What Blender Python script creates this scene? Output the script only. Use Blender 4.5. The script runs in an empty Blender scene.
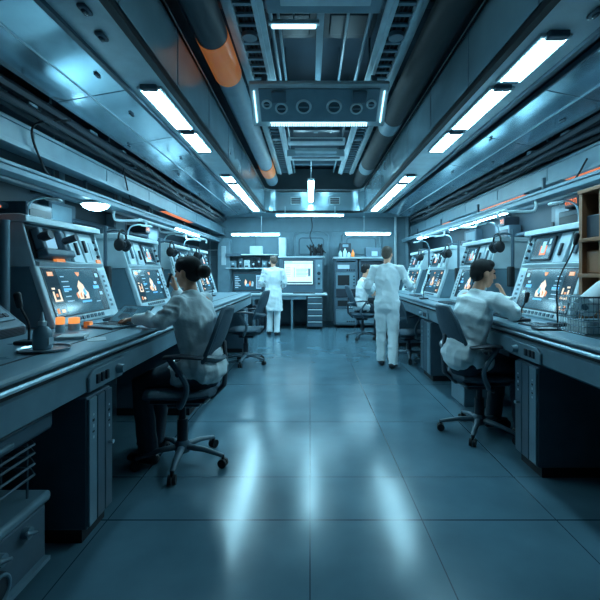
import bpy, bmesh, math, random
from mathutils import Vector, Matrix
random.seed(7)
R = math.radians
scene = bpy.context.scene
COL = scene.collection
V = Vector

# ---------------------------------------------------------------- materials
def mat(name, rgb, rough=0.45, metal=0.0, var=0.12, scale=6.0, bump=0.0, emit=None, strength=0.0,
        coat=0.0, alpha=1.0, trans=0.0, bscale=None):
    m = bpy.data.materials.new(name); m.use_nodes = True
    nt = m.node_tree; N = nt.nodes; L = nt.links
    b = N['Principled BSDF']
    tc = N.new('ShaderNodeTexCoord')
    no = N.new('ShaderNodeTexNoise'); no.inputs['Scale'].default_value = scale; no.inputs['Detail'].default_value = 4
    L.new(tc.outputs['Object'], no.inputs['Vector'])
    ra = N.new('ShaderNodeValToRGB')
    lo = [max(0, c * (1 - var)) for c in rgb] + [1]; hi = [min(1, c * (1 + var)) for c in rgb] + [1]
    ra.color_ramp.elements[0].color = lo; ra.color_ramp.elements[1].color = hi
    ra.color_ramp.elements[0].position = .3; ra.color_ramp.elements[1].position = .7
    L.new(no.outputs['Fac'], ra.inputs['Fac']); L.new(ra.outputs['Color'], b.inputs['Base Color'])
    mr = N.new('ShaderNodeMapRange')
    mr.inputs['To Min'].default_value = max(0, rough - .07); mr.inputs['To Max'].default_value = min(1, rough + .07)
    L.new(no.outputs['Fac'], mr.inputs['Value']); L.new(mr.outputs['Result'], b.inputs['Roughness'])
    b.inputs['Metallic'].default_value = metal
    if coat: b.inputs['Coat Weight'].default_value = coat
    if trans: b.inputs['Transmission Weight'].default_value = trans
    if alpha < 1: b.inputs['Alpha'].default_value = alpha
    if emit:
        b.inputs['Emission Color'].default_value = (*emit, 1); b.inputs['Emission Strength'].default_value = strength
    if bump:
        n2 = N.new('ShaderNodeTexNoise'); n2.inputs['Scale'].default_value = bscale or scale * 4; n2.inputs['Detail'].default_value = 3
        L.new(tc.outputs['Object'], n2.inputs['Vector'])
        bp = N.new('ShaderNodeBump'); bp.inputs['Strength'].default_value = bump; bp.inputs['Distance'].default_value = .02
        L.new(n2.outputs['Fac'], bp.inputs['Height']); L.new(bp.outputs['Normal'], b.inputs['Normal'])
    return m

LC = (0.40, 0.81, 1.0)
PALE = mat('pale_enamel', (.56, .68, .72), .38)
MID = mat('blue_grey_enamel', (.16, .26, .315), .4)
DEEP = mat('deep_blue_paint', (.075, .125, .165), .45)
DARK = mat('dark_plastic', (.018, .027, .04), .48)
BLACK = mat('black_rubber', (.006, .008, .012), .6)
STEEL = mat('brushed_steel', (.45, .57, .63), .32, .9, scale=3, var=.03)
GLOSS = mat('polished_ceiling_metal', (.36, .50, .57), .14, .75, var=.3, scale=1.6, bump=.12, bscale=2.6)
FASCIA = mat('satin_fascia_metal', (.34, .50, .57), .2, .45, scale=2, bump=.05, bscale=2)
COUNTER = mat('worktop_laminate', (.17, .28, .34), .3, scale=5, var=.05)
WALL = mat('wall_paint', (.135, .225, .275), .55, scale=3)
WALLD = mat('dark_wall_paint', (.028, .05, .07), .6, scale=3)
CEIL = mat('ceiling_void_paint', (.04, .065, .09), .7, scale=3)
CLOTH = mat('white_cotton', (.83, .90, .92), .85, var=.04, scale=5, bump=.3, bscale=14)
TROUS = mat('dark_trousers', (.03, .05, .07), .85, bump=.2)
SKIN = mat('skin', (.80, .40, .26), .55, var=.06, scale=20)
HAIRB = mat('black_hair', (.004, .004, .006), .75, scale=40, bump=.3)
HAIRG = mat('brown_hair', (.13, .09, .07), .6, scale=40, bump=.3)
SHOE = mat('shoe_leather', (.012, .015, .02), .4)
FABRIC = mat('chair_fabric', (.06, .105, .14), .8, scale=30, bump=.2, bscale=120)
CHAIRP = mat('chair_plastic', (.07, .12, .155), .38)
SCREEN = mat('screen_glass', (.008, .02, .03), .12, emit=(.016, .062, .095), strength=1.0)
SCRB = mat('screen_dark_column', (.004, .008, .012), .15, emit=(.004, .014, .026), strength=1.0)
ORG = mat('screen_orange', (.4, .12, .03), .3, emit=(1, .33, .09), strength=.55)
CREAM = mat('screen_cream', (.4, .3, .2), .3, emit=(1, .72, .5), strength=.7)
BLUE = mat('screen_blue', (.05, .2, .4), .3, emit=(.08, .42, .85), strength=.8)
CYAN = mat('screen_cyan', (.2, .3, .4), .3, emit=(.35, .7, .9), strength=.45)
LITW = mat('screen_white', (.5, .6, .65), .3, emit=(.62, .93, 1), strength=.72)
LAMP = mat('lamp_diffuser', (.8, .9, .95), .4, emit=LC, strength=38.0, var=.02)
LAMP2 = mat('tube_diffuser', (.8, .9, .95), .4, emit=LC, strength=30.0, var=.02)
LAMP3 = mat('grille_diffuser', (.8, .9, .95), .4, emit=LC, strength=2.2, var=.02)
AMBER = mat('amber_added_glow', (.8, .25, .06), .3, emit=(1, .34, .09), strength=.75)  # glow put into plain amber plastic, no lamp inside
AMBERD = mat('dim_amber_sign', (.6, .15, .05), .3, emit=(1, .22, .05), strength=.6)
ORPAINT = mat('orange_paint_added_glow', (.98, .22, .03), .4, scale=5, emit=(1, .28, .06), strength=.11)  # orange paint that only reflects, with a faint glow added
PAPER = mat('white_paper', (.72, .78, .8), .8, var=.03)
WARMLIT = mat('warm_lit_bronze', (.34, .15, .075), .4, .2)  # bronze tone carries the warm light falling on the rack
WIRE = mat('wire_chrome', (.5, .6, .65), .25, 1.0)
GLASSM = mat('lens_glass', (.02, .04, .06), .08, coat=.5)
LABEL = mat('label_white', (.5, .62, .68), .5)

def floor_mat():
    m = mat('polished_floor', (.085, .165, .21), .2, scale=2.2, var=.14)
    nt = m.node_tree; N = nt.nodes; L = nt.links; b = N['Principled BSDF']
    b.inputs['Specular IOR Level'].default_value = .42
    tc = [n for n in N if n.type == 'TEX_COORD'][0]
    sep = N.new('ShaderNodeSeparateXYZ'); L.new(tc.outputs['Object'], sep.inputs[0])
    def line(axis, pos, w):
        s = N.new('ShaderNodeMath'); s.operation = 'SUBTRACT'; s.inputs[1].default_value = pos; L.new(sep.outputs[axis], s.inputs[0])
        a = N.new('ShaderNodeMath'); a.operation = 'ABSOLUTE'; L.new(s.outputs[0], a.inputs[0])
        c = N.new('ShaderNodeMath'); c.operation = 'LESS_THAN'; c.inputs[1].default_value = w; L.new(a.outputs[0], c.inputs[0])
        return c
    cur = None
    for ax, pos, w in ((0, 0, .003), (0, .642, .003), (0, 1.41, .003), (0, -1.16, .003), (1, 2.405, .006), (1, 2.91, .003),
                       (1, 3.98, .004), (1, 1.3, .004), (1, 5.3, .003), (1, 6.9, .003), (1, 8.6, .003)):
        l = line(ax, pos, w)
        if cur is None: cur = l
        else:
            mx = N.new('ShaderNodeMath'); mx.operation = 'MAXIMUM'; L.new(cur.outputs[0], mx.inputs[0]); L.new(l.outputs[0], mx.inputs[1]); cur = mx
    mix = N.new('ShaderNodeMix'); mix.data_type = 'RGBA'
    old = b.inputs['Base Color'].links[0].from_socket
    L.new(cur.outputs[0], mix.inputs['Factor']); L.new(old, mix.inputs[6]); mix.inputs[7].default_value = (.02, .04, .058, 1)
    L.new(mix.outputs[2], b.inputs['Base Color'])
    # soft waviness so lamp reflections break up
    n2 = N.new('ShaderNodeTexNoise'); n2.inputs['Scale'].default_value = 1.4; n2.inputs['Detail'].default_value = 2
    L.new(tc.outputs['Object'], n2.inputs['Vector'])
    bp = N.new('ShaderNodeBump'); bp.inputs['Strength'].default_value = .06; bp.inputs['Distance'].default_value = .03
    L.new(n2.outputs['Fac'], bp.inputs['Height']); L.new(bp.outputs['Normal'], b.inputs['Normal'])
    return m
FLOOR = floor_mat()

# ---------------------------------------------------------------- mesh builder
def frame_m(o, x, y, z):
    m = Matrix((x, y, z)).transposed().to_4x4(); m.translation = o; return m
def catmull(pts, k=6):
    P = [V(p) for p in pts]
    if len(P) < 3: return P
    P = [2 * P[0] - P[1]] + P + [2 * P[-1] - P[-2]]; out = []
    for i in range(1, len(P) - 2):
        a, b, c, d = P[i - 1:i + 3]
        for j in range(k):
            t = j / k
            out.append(.5 * ((2 * b) + (c - a) * t + (2 * a - 5 * b + 4 * c - d) * t * t + (3 * b - a - 3 * c + d) * t ** 3))
    out.append(P[-2]); return out

class MB:
    def __init__(s, m=None): s.v = []; s.f = []; s.mi = []; s.m = m
    def add(s, vs, fs, mi=0, m=None):
        o = len(s.v)
        for p in vs:
            p = V(p)
            if m is not None: p = m @ p
            if s.m is not None: p = s.m @ p
            s.v.append(p)
        for f in fs: s.f.append([i + o for i in f]); s.mi.append(mi)
        return s
    def box(s, c, d, mi=0, m=None):
        x, y, z = [q / 2 for q in d]; c = V(c)
        vs = [c + V((a * x, b * y, e * z)) for a in (-1, 1) for b in (-1, 1) for e in (-1, 1)]
        return s.add(vs, [(0, 1, 3, 2), (4, 6, 7, 5), (0, 4, 5, 1), (2, 3, 7, 6), (0, 2, 6, 4), (1, 5, 7, 3)], mi, m)
    def bb(s, a, b, mi=0, m=None):
        a, b = V(a), V(b); return s.box((a + b) / 2, [abs(q) for q in (b - a)], mi, m)
    def loft(s, pts, rad, side=(1, 0, 0), n=16, mi=0, m=None, round_ends=True):
        P = [V(p) for p in pts]; rad = [(r, r) if not isinstance(r, tuple) else r for r in rad]; side = V(side)
        if round_ends:
            t0 = (P[0] - P[1]).normalized(); t1 = (P[-1] - P[-2]).normalized()
            r0, r1 = rad[0], rad[-1]
            P = [P[0] + t0 * min(r0) * .75, P[0] + t0 * min(r0) * .45] + P + [P[-1] + t1 * min(r1) * .45, P[-1] + t1 * min(r1) * .75]
            rad = [(r0[0] * .35, r0[1] * .35), (r0[0] * .8, r0[1] * .8)] + rad + [(r1[0] * .8, r1[1] * .8), (r1[0] * .35, r1[1] * .35)]
        vs = []; fs = []; K = len(P)
        for i in range(K):
            t = (P[min(i + 1, K - 1)] - P[max(i - 1, 0)])
            t = t.normalized() if t.length > 1e-9 else V((0, 0, 1))
            a = side - t * side.dot(t)
            if a.length < 1e-3:
                q = V((0, 1, 0)) if abs(t.y) < .9 else V((0, 0, 1)); a = q - t * q.dot(t)
            a.normalize(); b = t.cross(a)
            for j in range(n):
                w = 2 * math.pi * j / n
                vs.append(P[i] + a * rad[i][0] * math.cos(w) + b * rad[i][1] * math.sin(w))
        for i in range(K - 1):
            for j in range(n):
                fs.append((i * n + j, i * n + (j + 1) % n, (i + 1) * n + (j + 1) % n, (i + 1) * n + j))
        fs.append(tuple(range(n))[::-1]); fs.append(tuple(range((K - 1) * n, K * n)))
        return s.add(vs, fs, mi, m)
    def tube(s, pts, r, n=8, mi=0, m=None, smooth=0):
        if smooth: pts = catmull(pts, smooth)
        pts = [V(p) for p in pts]
        d = (pts[-1] - pts[0]); side = V((1, 0, 0)) if abs(d.x) < .8 * d.length else V((0, 1, .3))
        return s.loft(pts, [r] * len(pts), side, n, mi, m, False)
    def cyl(s, a, b, r, r2=None, n=18, mi=0, m=None):
        a, b = V(a), V(b); d = b - a; side = V((1, 0, 0)) if abs(d.x) < .8 * d.length else V((0, 1, 0))
        return s.loft([a, b], [r, r if r2 is None else r2], side, n, mi, m, False)
    def lathe(s, prof, c=(0, 0, 0), n=24, mi=0, m=None):
        c = V(c); vs = []; fs = []; K = len(prof)
        for r, z in prof:
            for j in range(n):
                w = 2 * math.pi * j / n; vs.append(c + V((r * math.cos(w), r * math.sin(w), z)))
        for i in range(K - 1):
            for j in range(n): fs.append((i * n + j, i * n + (j + 1) % n, (i + 1) * n + (j + 1) % n, (i + 1) * n + j))
        fs.append(tuple(range(n))[::-1]); fs.append(tuple(range((K - 1) * n, K * n)))
        return s.add(vs, fs, mi, m)
    def prism(s, poly, a, b, axis='y', mi=0, m=None):
        n = len(poly); vs = []
        for t in (a, b):
            for p, q in poly:
                vs.append({'y': (p, t, q), 'x': (t, p, q), 'z': (p, q, t)}[axis])
        fs = [tuple(range(n)), tuple(range(n, 2 * n))[::-1]] + [(i, (i + 1) % n, n + (i + 1) % n, n + i) for i in range(n)]
        return s.add(vs, fs, mi, m)
    def ell(s, c, r, n=16, k=10, mi=0, m=None):
        c = V(c); r = r if isinstance(r, (tuple, list)) else (r, r, r); vs = [c + V((0, 0, -r[2]))]; fs = []
        for i in range(1, k):
            a = -math.pi / 2 + math.pi * i / k
            for j in range(n):
                w = 2 * math.pi * j / n
                vs.append(c + V((r[0] * math.cos(a) * math.cos(w), r[1] * math.cos(a) * math.sin(w), r[2] * math.sin(a))))
        vs.append(c + V((0, 0, r[2])))
        for j in range(n): fs.append((0, 1 + (j + 1) % n, 1 + j)); fs.append((len(vs) - 1, 1 + (k - 2) * n + j, 1 + (k - 2) * n + (j + 1) % n))
        for i in range(k - 2):
            for j in range(n): fs.append((1 + i * n + j, 1 + i * n + (j + 1) % n, 1 + (i + 1) * n + (j + 1) % n, 1 + (i + 1) * n + j))
        return s.add(vs, fs, mi, m)
    def torus(s, c, Rr, r, axis='z', n=28, k=8, mi=0, m=None):
        c = V(c); vs = []; fs = []
        for i in range(n):
            a = 2 * math.pi * i / n
            for j in range(k):
                b = 2 * math.pi * j / k; q = Rr + r * math.cos(b); p = (q * math.cos(a), q * math.sin(a), r * math.sin(b))
                p = {'z': p, 'x': (p[2], p[0], p[1]), 'y': (p[0], p[2], p[1])}[axis]; vs.append(c + V(p))
        for i in range(n):
            for j in range(k): fs.append((i * k + j, ((i + 1) % n) * k + j, ((i + 1) % n) * k + (j + 1) % k, i * k + (j + 1) % k))
        return s.add(vs, fs, mi, m)
    def mesh(s, name, mats):
        me = bpy.data.meshes.new(name); me.from_pydata([tuple(p) for p in s.v], [], s.f)
        for m in (mats if isinstance(mats, (list, tuple)) else [mats]): me.materials.append(m)
        for p, i in zip(me.polygons, s.mi): p.material_index = i
        bm = bmesh.new(); bm.from_mesh(me); bmesh.ops.recalc_face_normals(bm, faces=bm.faces); bm.to_mesh(me); bm.free()
        return me
    def build(s, name, mats, parent=None, bevel=0, label=None, remesh=0, smooth_it=0, flat=False, kind=None):
        me = s.mesh(name, mats)
        o = bpy.data.objects.new(name, me); COL.objects.link(o)
        if remesh:
            md = o.modifiers.new('r', 'REMESH'); md.mode = 'VOXEL'; md.voxel_size = remesh
            if smooth_it:
                sm = o.modifiers.new('s', 'SMOOTH'); sm.factor = .5; sm.iterations = smooth_it
            dg = bpy.context.evaluated_depsgraph_get(); dg.update()
            nm = bpy.data.meshes.new_from_object(o.evaluated_get(dg)); o.modifiers.clear(); o.data = nm; me = nm; me.name = name
            me.materials.clear()
            for m in (mats if isinstance(mats, (list, tuple)) else [mats]): me.materials.append(m)
            for p in me.polygons: p.use_smooth = True
        elif not flat:
            for p in me.polygons: p.use_smooth = True
            me.set_sharp_from_angle(angle=R(35))
        if bevel:
            b = o.modifiers.new('bevel', 'BEVEL'); b.width = bevel; b.segments = 2; b.limit_method = 'ANGLE'; b.angle_limit = R(40)
            b.harden_normals = False
        if parent: o.parent = parent
        if label: o['label'] = label
        if kind: o['kind'] = kind
        return o

def tag(o, label, cat, group=None):
    o['label'] = label; o['category'] = cat
    if group: o['group'] = group
    return o
def thing(name, label, cat, loc=(0, 0, 0), rz=0, group=None):
    o = bpy.data.objects.new(name, None); COL.objects.link(o); o.empty_display_size = .1
    o.location = loc; o.rotation_euler = (0, 0, rz); return tag(o, label, cat, group)
def struct(name, mb, m, parent=None, **k):
    o = mb.build(name, m, parent, **k)
    if not parent: o['kind'] = 'structure'
    return o
def many(name, items, m, parent, bevel=0):
    for a, c in items: MB().bb(a, c).build(name, m, parent, bevel=bevel)
def copy_tree(o, parent=None):
    c = o.copy(); COL.objects.link(c)
    if parent: c.parent = parent
    for ch in list(o.children): copy_tree(ch, c)
    return c
def dup(o, loc, rz=None, label=None):
    c = copy_tree(o); c.location = loc
    if rz is not None: c.rotation_euler = (0, 0, rz)
    if label: c['label'] = label
    return c

# ---------------------------------------------------------------- camera
cam = bpy.data.cameras.new('camera'); co = bpy.data.objects.new('camera', cam); COL.objects.link(co)
co.location = (0, 0, 1.42); co.rotation_euler = (R(90), 0, 0)
cam.lens = 25.2; cam.sensor_width = 36; cam.shift_x = -10 / 600; cam.shift_y = -28 / 600; cam.clip_start = .05
scene.camera = co
vs = scene.view_settings; scene.display_settings.display_device = 'sRGB'
vs.view_transform = 'Standard'; vs.look = 'None'; vs.gamma = 1; vs.exposure = 0.42
try: vs.use_curve_mapping = False
except Exception: pass
w = bpy.data.worlds.new('world'); scene.world = w; w.use_nodes = True
w.node_tree.nodes['Background'].inputs[0].default_value = (.03, .07, .13, 1); w.node_tree.nodes['Background'].inputs[1].default_value = .5

# ---------------------------------------------------------------- room shell
YB, Y0, XL, XR, ZC = 11.36, -1.3, -3.0, 3.05, 4.2
struct('floor', MB().bb((XL - .1, Y0 - .1, -.08), (XR + .1, YB + .1, 0)), FLOOR)
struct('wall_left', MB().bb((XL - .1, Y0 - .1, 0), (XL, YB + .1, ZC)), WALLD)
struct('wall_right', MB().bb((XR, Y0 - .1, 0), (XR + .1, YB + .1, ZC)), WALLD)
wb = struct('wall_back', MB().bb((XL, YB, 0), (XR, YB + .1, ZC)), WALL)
b = MB()                                              # raised wall panels with seams
for x0, x1 in ((-2.95, -2.3), (-2.27, -1.5), (-1.47, -.52), (.6, .78), (1.96, 2.4), (2.43, 3.0)):
    b.bb((x0, YB - .02, .12), (x1, YB, 1.84)); b.bb((x0, YB - .02, 1.87), (x1, YB, 2.48))
b.bb((-2.95, YB - .02, 2.51), (3.0, YB, 2.86))
b.build('wall_panelling', WALL, wb, bevel=.006)
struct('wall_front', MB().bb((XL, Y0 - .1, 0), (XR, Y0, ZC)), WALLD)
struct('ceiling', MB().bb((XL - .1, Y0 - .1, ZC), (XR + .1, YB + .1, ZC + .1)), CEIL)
struct('baseboard_back', MB().bb((XL, YB - .035, 0), (XR, YB, .1)), DEEP, bevel=.006)
# soffits either side of the ceiling recess, recess fascias with rounded far corners
def rim(x0, x1, y1, r, k=8):
    pts = [(x0, Y0), (x0, y1 - r)]
    for i in range(1, k + 1): a = math.pi - math.pi / 2 * i / k; pts.append((x0 + r + r * math.cos(a), y1 - r + r * math.sin(a)))
    for i in range(k + 1): a = math.pi / 2 - math.pi / 2 * i / k; pts.append((x1 - r + r * math.cos(a), y1 - r + r * math.sin(a)))
    pts.append((x1, Y0)); return pts
XA, XBR, YR = -1.07, 1.28, 10.2
def wallstrip(pts, z0, z1, t, mb, mi=0):              # extruded wall along an open outline, thickness outwards
    n = len(pts); out = []
    for i, p in enumerate(pts):
        a = V(pts[max(i - 1, 0)]); c = V(pts[min(i + 1, n - 1)]); d = (c - a).normalized(); out.append((p[0] - d.y * t, p[1] + d.x * t))
    for i in range(n - 1):
        q = [pts[i], pts[i + 1], out[i + 1], out[i]]
        mb.prism(q, z0, z1, 'z', mi)
RP = rim(XA, XBR, YR, .28)
struct('trim_1', (lambda b: (wallstrip(RP, 2.9, 3.4, .03, b), b)[1])(MB()), FASCIA)
struct('trim_2', (lambda b: (wallstrip(RP, 2.86, 2.915, .05, b), b)[1])(MB()), BLACK)      # dark rubber lip
b = MB()
for i in range(1, 9): 
    for s, X in ((1, XA), (-1, XBR)): b.box((X + s * .002, 1.3 + i * 1.05, 3.15), (.004, .012, .48))
struct('trim_3', b, DEEP)
struct('trim_4', (lambda b: (wallstrip(RP, 3.36, 3.42, .06, b), b)[1])(MB()), PALE)
def soffit(xin, xo, xg, zg, s):
    b = MB(); b.prism([(xin, 2.9), (xo, 2.9), (xo, 2.96), (xin, 2.96)], Y0, YR + .1, 'y'); return b
struct('trim_5', MB().bb((-1.45, Y0, 2.90), (XA - .04, YR + .3, 2.95)), PALE)
struct('trim_6', MB().bb((XBR + .04, Y0, 2.90), (1.75, YR + .3, 2.95)), PALE)
struct('trim_7', MB().bb((-1.10, YR + .03, 2.90), (1.32, YB, 2.95)).bb((-2.6, YR + .3, 2.9), (-1.1, YB, 2.95)).bb((1.32, YR + .3, 2.9), (2.9, YB, 2.95)), MID)
b = MB()
for X in (-1.455, 1.76): b.bb((X - .012, Y0, 2.87), (X + .012, YR + .3, 2.93))
for X in (-1.485, 1.80, 1.9): b.bb((X - .008, Y0, 2.885), (X + .008, YR + .3, 2.93))
struct('trim_8', b, DEEP)
# glossy sloped ceiling panels in lengths
def gloss(xa, za, xb, zb, s):
    b = MB(); y = Y0
    while y < YR + .3:
        y1 = min(y + 1.18, YR + .3); b.prism([(xa, za), (xb, zb), (xb, zb + .04), (xa, za + .04)], y + .006, y1 - .006, 'y'); y = y1
    return b
struct('trim_9', gloss(-1.5, 2.9, -2.06, 2.80, 1), GLOSS, bevel=.004)
struct('trim_10', gloss(1.92, 2.9, 2.45, 2.79, 1), GLOSS, bevel=.004)
for xa, za, s_ in ((-1.78, 2.847, 1), (2.18, 2.842, -1)):
    b = MB(); rq = random.Random(4)
    for i in range(13):
        y = .9 + i * .74; dx = rq.choice((-.2, -.12, .14, .2)); b.box((xa + dx, y, za - .008 + s_ * dx * .19), (.025, rq.uniform(.04, .09), .012))
    struct('trim_15' if s_ > 0 else 'trim_16', b, DEEP, bevel=.003)
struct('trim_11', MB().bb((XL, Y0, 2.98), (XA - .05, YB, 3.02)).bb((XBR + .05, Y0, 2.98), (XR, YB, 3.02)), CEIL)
b = MB()
for X, z in ((-1.78, 2.845), (2.2, 2.836)): b.tube([(X, Y0, z), (X, YR + .25, z)], .006, 6)
struct('trim_12', b, STEEL)
# long wall beams
def beam(x, s, z0, z1):
    b = MB(); b.bb((x, Y0, z0), (x + s * .2, YB, z1)); b.bb((x - s * .02, Y0, z0 - .02), (x + s * .06, YB, z0 + .02)); b.bb((x - s * .015, Y0, z1 - .02), (x + s * .03, YB, z1 + .01))
    for i in range(9): b.box((x - s * .003, 1 + i * 1.25, (z0 + z1) / 2), (.008, .014, z1 - z0))
    return b
struct('trim_13', beam(-2.3, -1, 2.42, 2.60), MID, bevel=.004)
struct('trim_14', beam(2.68, 1, 2.42, 2.62), MID, bevel=.004)
# rounded door outlines on the back wall
def rrect(x0, x1, z0, z1, r, k=6):
    p = [(x0, z0), (x0, z1 - r)]
    for i in range(1, k + 1): a = math.pi - math.pi / 2 * i / k; p.append((x0 + r + r * math.cos(a), z1 - r + r * math.sin(a)))
    for i in range(k + 1): a = math.pi / 2 - math.pi / 2 * i / k; p.append((x1 - r + r * math.cos(a), z1 - r + r * math.sin(a)))
    p.append((x1, z0)); return p
for n, x0, x1 in (('door_1', -.42, .50), ('door_2', .86, 1.9)):
    pr = rrect(x0, x1, .1, 2.47, .14)
    d = struct(n, MB().prism(rrect(x0 + .03, x1 - .03, .1, 2.44, .12), YB - .03, YB, 'y'), WALL)
    MB().tube([(x, YB - .03, z) for x, z in pr], .03, 10).build('door_frame', MID, d)
    MB().tube([(x, YB - .035, z) for x, z in rrect(x0 + .13, x1 - .13, 1.9, 2.34, .08) + [(x0 + .13, 1.9)]], .014, 8).build('door_seam', DEEP, d)
# ---------------------------------------------------------------- ceiling lamps in the soffit
segs = [(3.36, 4.29), (4.42, 5.1), (6.4, 6.83), (6.98, 8.07), (8.18, 9.0), (9.07, 10.0)]
ordw = ['nearest', 'second', 'third', 'fourth', 'fifth', 'farthest']
def soffit_lamp(x, y0, y1, label):
    t = thing('ceiling_lamp', label, 'ceiling light', (x, (y0 + y1) / 2, 2.9), 0, 'lit panels in the ceiling soffits')
    h = (y1 - y0) / 2
    MB().bb((-.1, -h - .02, -.022), (.1, h + .02, 0)).build('housing', PALE, t, bevel=.006)
    MB().bb((-.072, -h + .012, -.028), (.072, h - .012, -.0225)).build('diffuser', LAMP, t)
    MB().box((0, -h - .02, -.012), (.13, .07, .05)).build('end_clip', DEEP, t, bevel=.01)
    MB().box((0, h + .0, -.012), (.13, .05, .045)).build('end_clip', DEEP, t, bevel=.01)
for i, (a, c) in enumerate(segs):
    soffit_lamp(-1.28, a, c, f'white lit ceiling panel in left soffit, {ordw[i]} of the left row')
for i, (a, c) in enumerate([(2.62, 3.22)] + segs):
    nm = (['nearest', 'second', 'third', 'fourth', 'fifth', 'sixth', 'farthest'])[i]
    soffit_lamp(1.53, a, c, f'white lit ceiling panel in right soffit, {nm} of the right row')
# small ceiling fittings on the soffit
for x, y, l in ((-1.30, 2.62, 'small dark ceiling sensor ahead of the nearest left lit panel'), (-1.26, 2.35, 'small dark ceiling sensor beside the left recess edge, nearest the viewer'), (1.62, 2.38, 'small dark ceiling sensor ahead of the nearest right lit panel')):
    t = thing('ceiling_sensor', l, 'sensor', (x, y, 2.9))
    MB().box((0, 0, -.012), (.05, .1, .024)).build('housing', DEEP, t, bevel=.01)
    MB().ell((0, 0, -.025), (.016, .03, .012)).build('lens', GLASSM, t)
# pendant tube lamps
def tube_lamp(name, label, p0, p1, wd=.07, rods=(), group=None, rodtop=2.9, lit=None, mt=LAMP2):
    p0, p1 = V(p0), V(p1); c = (p0 + p1) / 2; t = thing(name, label, 'ceiling light', c, 0, group)
    a, q = p0 - c, p1 - c; d = (q - a).normalized(); L = (q - a).length; sd = d.cross(V((0, 0, 1)))
    M = frame_m(V((0, 0, 0)), d, -sd, V((0, 0, 1)))
    MB().box((0, 0, .015), (L + .06, wd + .03, .04), m=M).build('housing', PALE, t, bevel=.008)
    for (u0, u1) in (lit or ((-L / 2, L / 2),)):
        MB().loft([V((u0 + .01, 0, -.02)), V((u1 - .01, 0, -.02))], [(wd / 2, .022)] * 2, V((0, 1, 0)), 14, m=M).build('tube', mt, t)
    for u in rods: MB().cyl((u, 0, .03), (u, 0, rodtop - c.z), .008, m=M).build('hanging_rod', STEEL, t)
    return t
tube_lamp('pendant_lamp', 'lit tube lamp hanging over the back desk, left of the standing man', (-1.95, 10.5, 2.37), (-.78, 10.5, 2.37), .07, (.15,))
tube_lamp('pendant_lamp', 'lit tube lamp hanging over the instrument racks at the back right', (.9, 10.5, 2.39), (2.0, 10.5, 2.39), .07, (-.1,))
tube_lamp('recess_end_lamp', 'long lit tube lamp across the far end of the ceiling recess', (-.8, 10.1, 2.80), (.8, 10.1, 2.80), .06, (-.6, .6), rodtop=3.0)
tube_lamp('recess_spine_lamp', 'lit strip lamp hanging lengthwise in the middle of the ceiling recess', (.02, 7.7, 3.1), (.02, 9.9, 3.1), .1, (-.9, .9), rodtop=3.62, mt=LAMP2)
# side rails with lamps over the consoles
def rail(x, label, lits, s):
    t = thing('lamp_rail', label, 'light rail', (x, 5.2, 2.2))
    MB().bb((-.07, -5.6, 0), (.07, 5.9, .05)).bb((-.085, -5.6, .05), (-.06, 5.9, .08)).bb((.06, -5.6, .05), (.085, 5.9, .08)).build('rail', MID, t, bevel=.005)
    for a, c in lits:
        MB().loft([V((0, a - 5.2, -.012)), V((0, c - 5.2, -.012))], [(.05, .026)] * 2, V((1, 0, 0)), 14).build('tube', LAMP2, t)
        MB().box((0, a - 5.2 - .05, -.005), (.11, .08, .05)).build('end_cap', DEEP, t, bevel=.008)
    for y in (-4.2, -2.4, -.6, 1.2, 3.0, 4.8):
        MB().box((s * .06, y, .15), (.03, .03, .2)).build('hanger', DEEP, t)
    b = MB()
    for i in range(12): b.box((0, -3.2 + i * .09, -.005), (.12, .05, .012))
    b.build('vent_slots', DEEP, t)
    return t
rail(-2.4, 'long slim light rail hanging over the left consoles', [(7.35, 8.95)], -1)
rail(2.5, 'long slim light rail hanging over the right consoles', [(5.38, 6.35), (6.5, 7.45), (8.7, 9.6)], 1)
t = thing('dome_lamp', 'round white dome lamp under the left light rail', 'ceiling light', (-2.4, 4.7, 2.2))
MB().lathe([(.05, 0), (.15, -.015), (.155, -.03), (.14, -.03)]).build('rim', PALE, t)
MB().lathe([(.14, -.03), (.12, -.06), (.07, -.085), (.01, -.095)]).build('dome', LAMP2, t)
# amber strips under the beams
for x, y0, y1, l in ((2.70, 5.2, 6.6, 'long amber light strip tucked under the right beam'), (2.70, 3.75, 4.4, 'short amber light strip under the right beam, nearest the viewer'), (-2.32, 6.6, 8.2, 'amber light strip tucked under the left beam'), (2.70, 8.0, 8.5, 'short amber light strip under the right beam near the far end')):
    t = thing('amber_light', l, 'light', (x, (y0 + y1) / 2, 2.402)); h = (y1 - y0) / 2
    MB().bb((-.05, -h, -.02), (.05, h, .0)).build('housing', DEEP, t, bevel=.004)
    b = MB()
    for k in range(3): b.bb((-.045, -h + .03, -.026 - .0), (.045, h - .03, -.0205)) if k == 0 else None
    b.build('diffuser', AMBERD, t)
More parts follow.
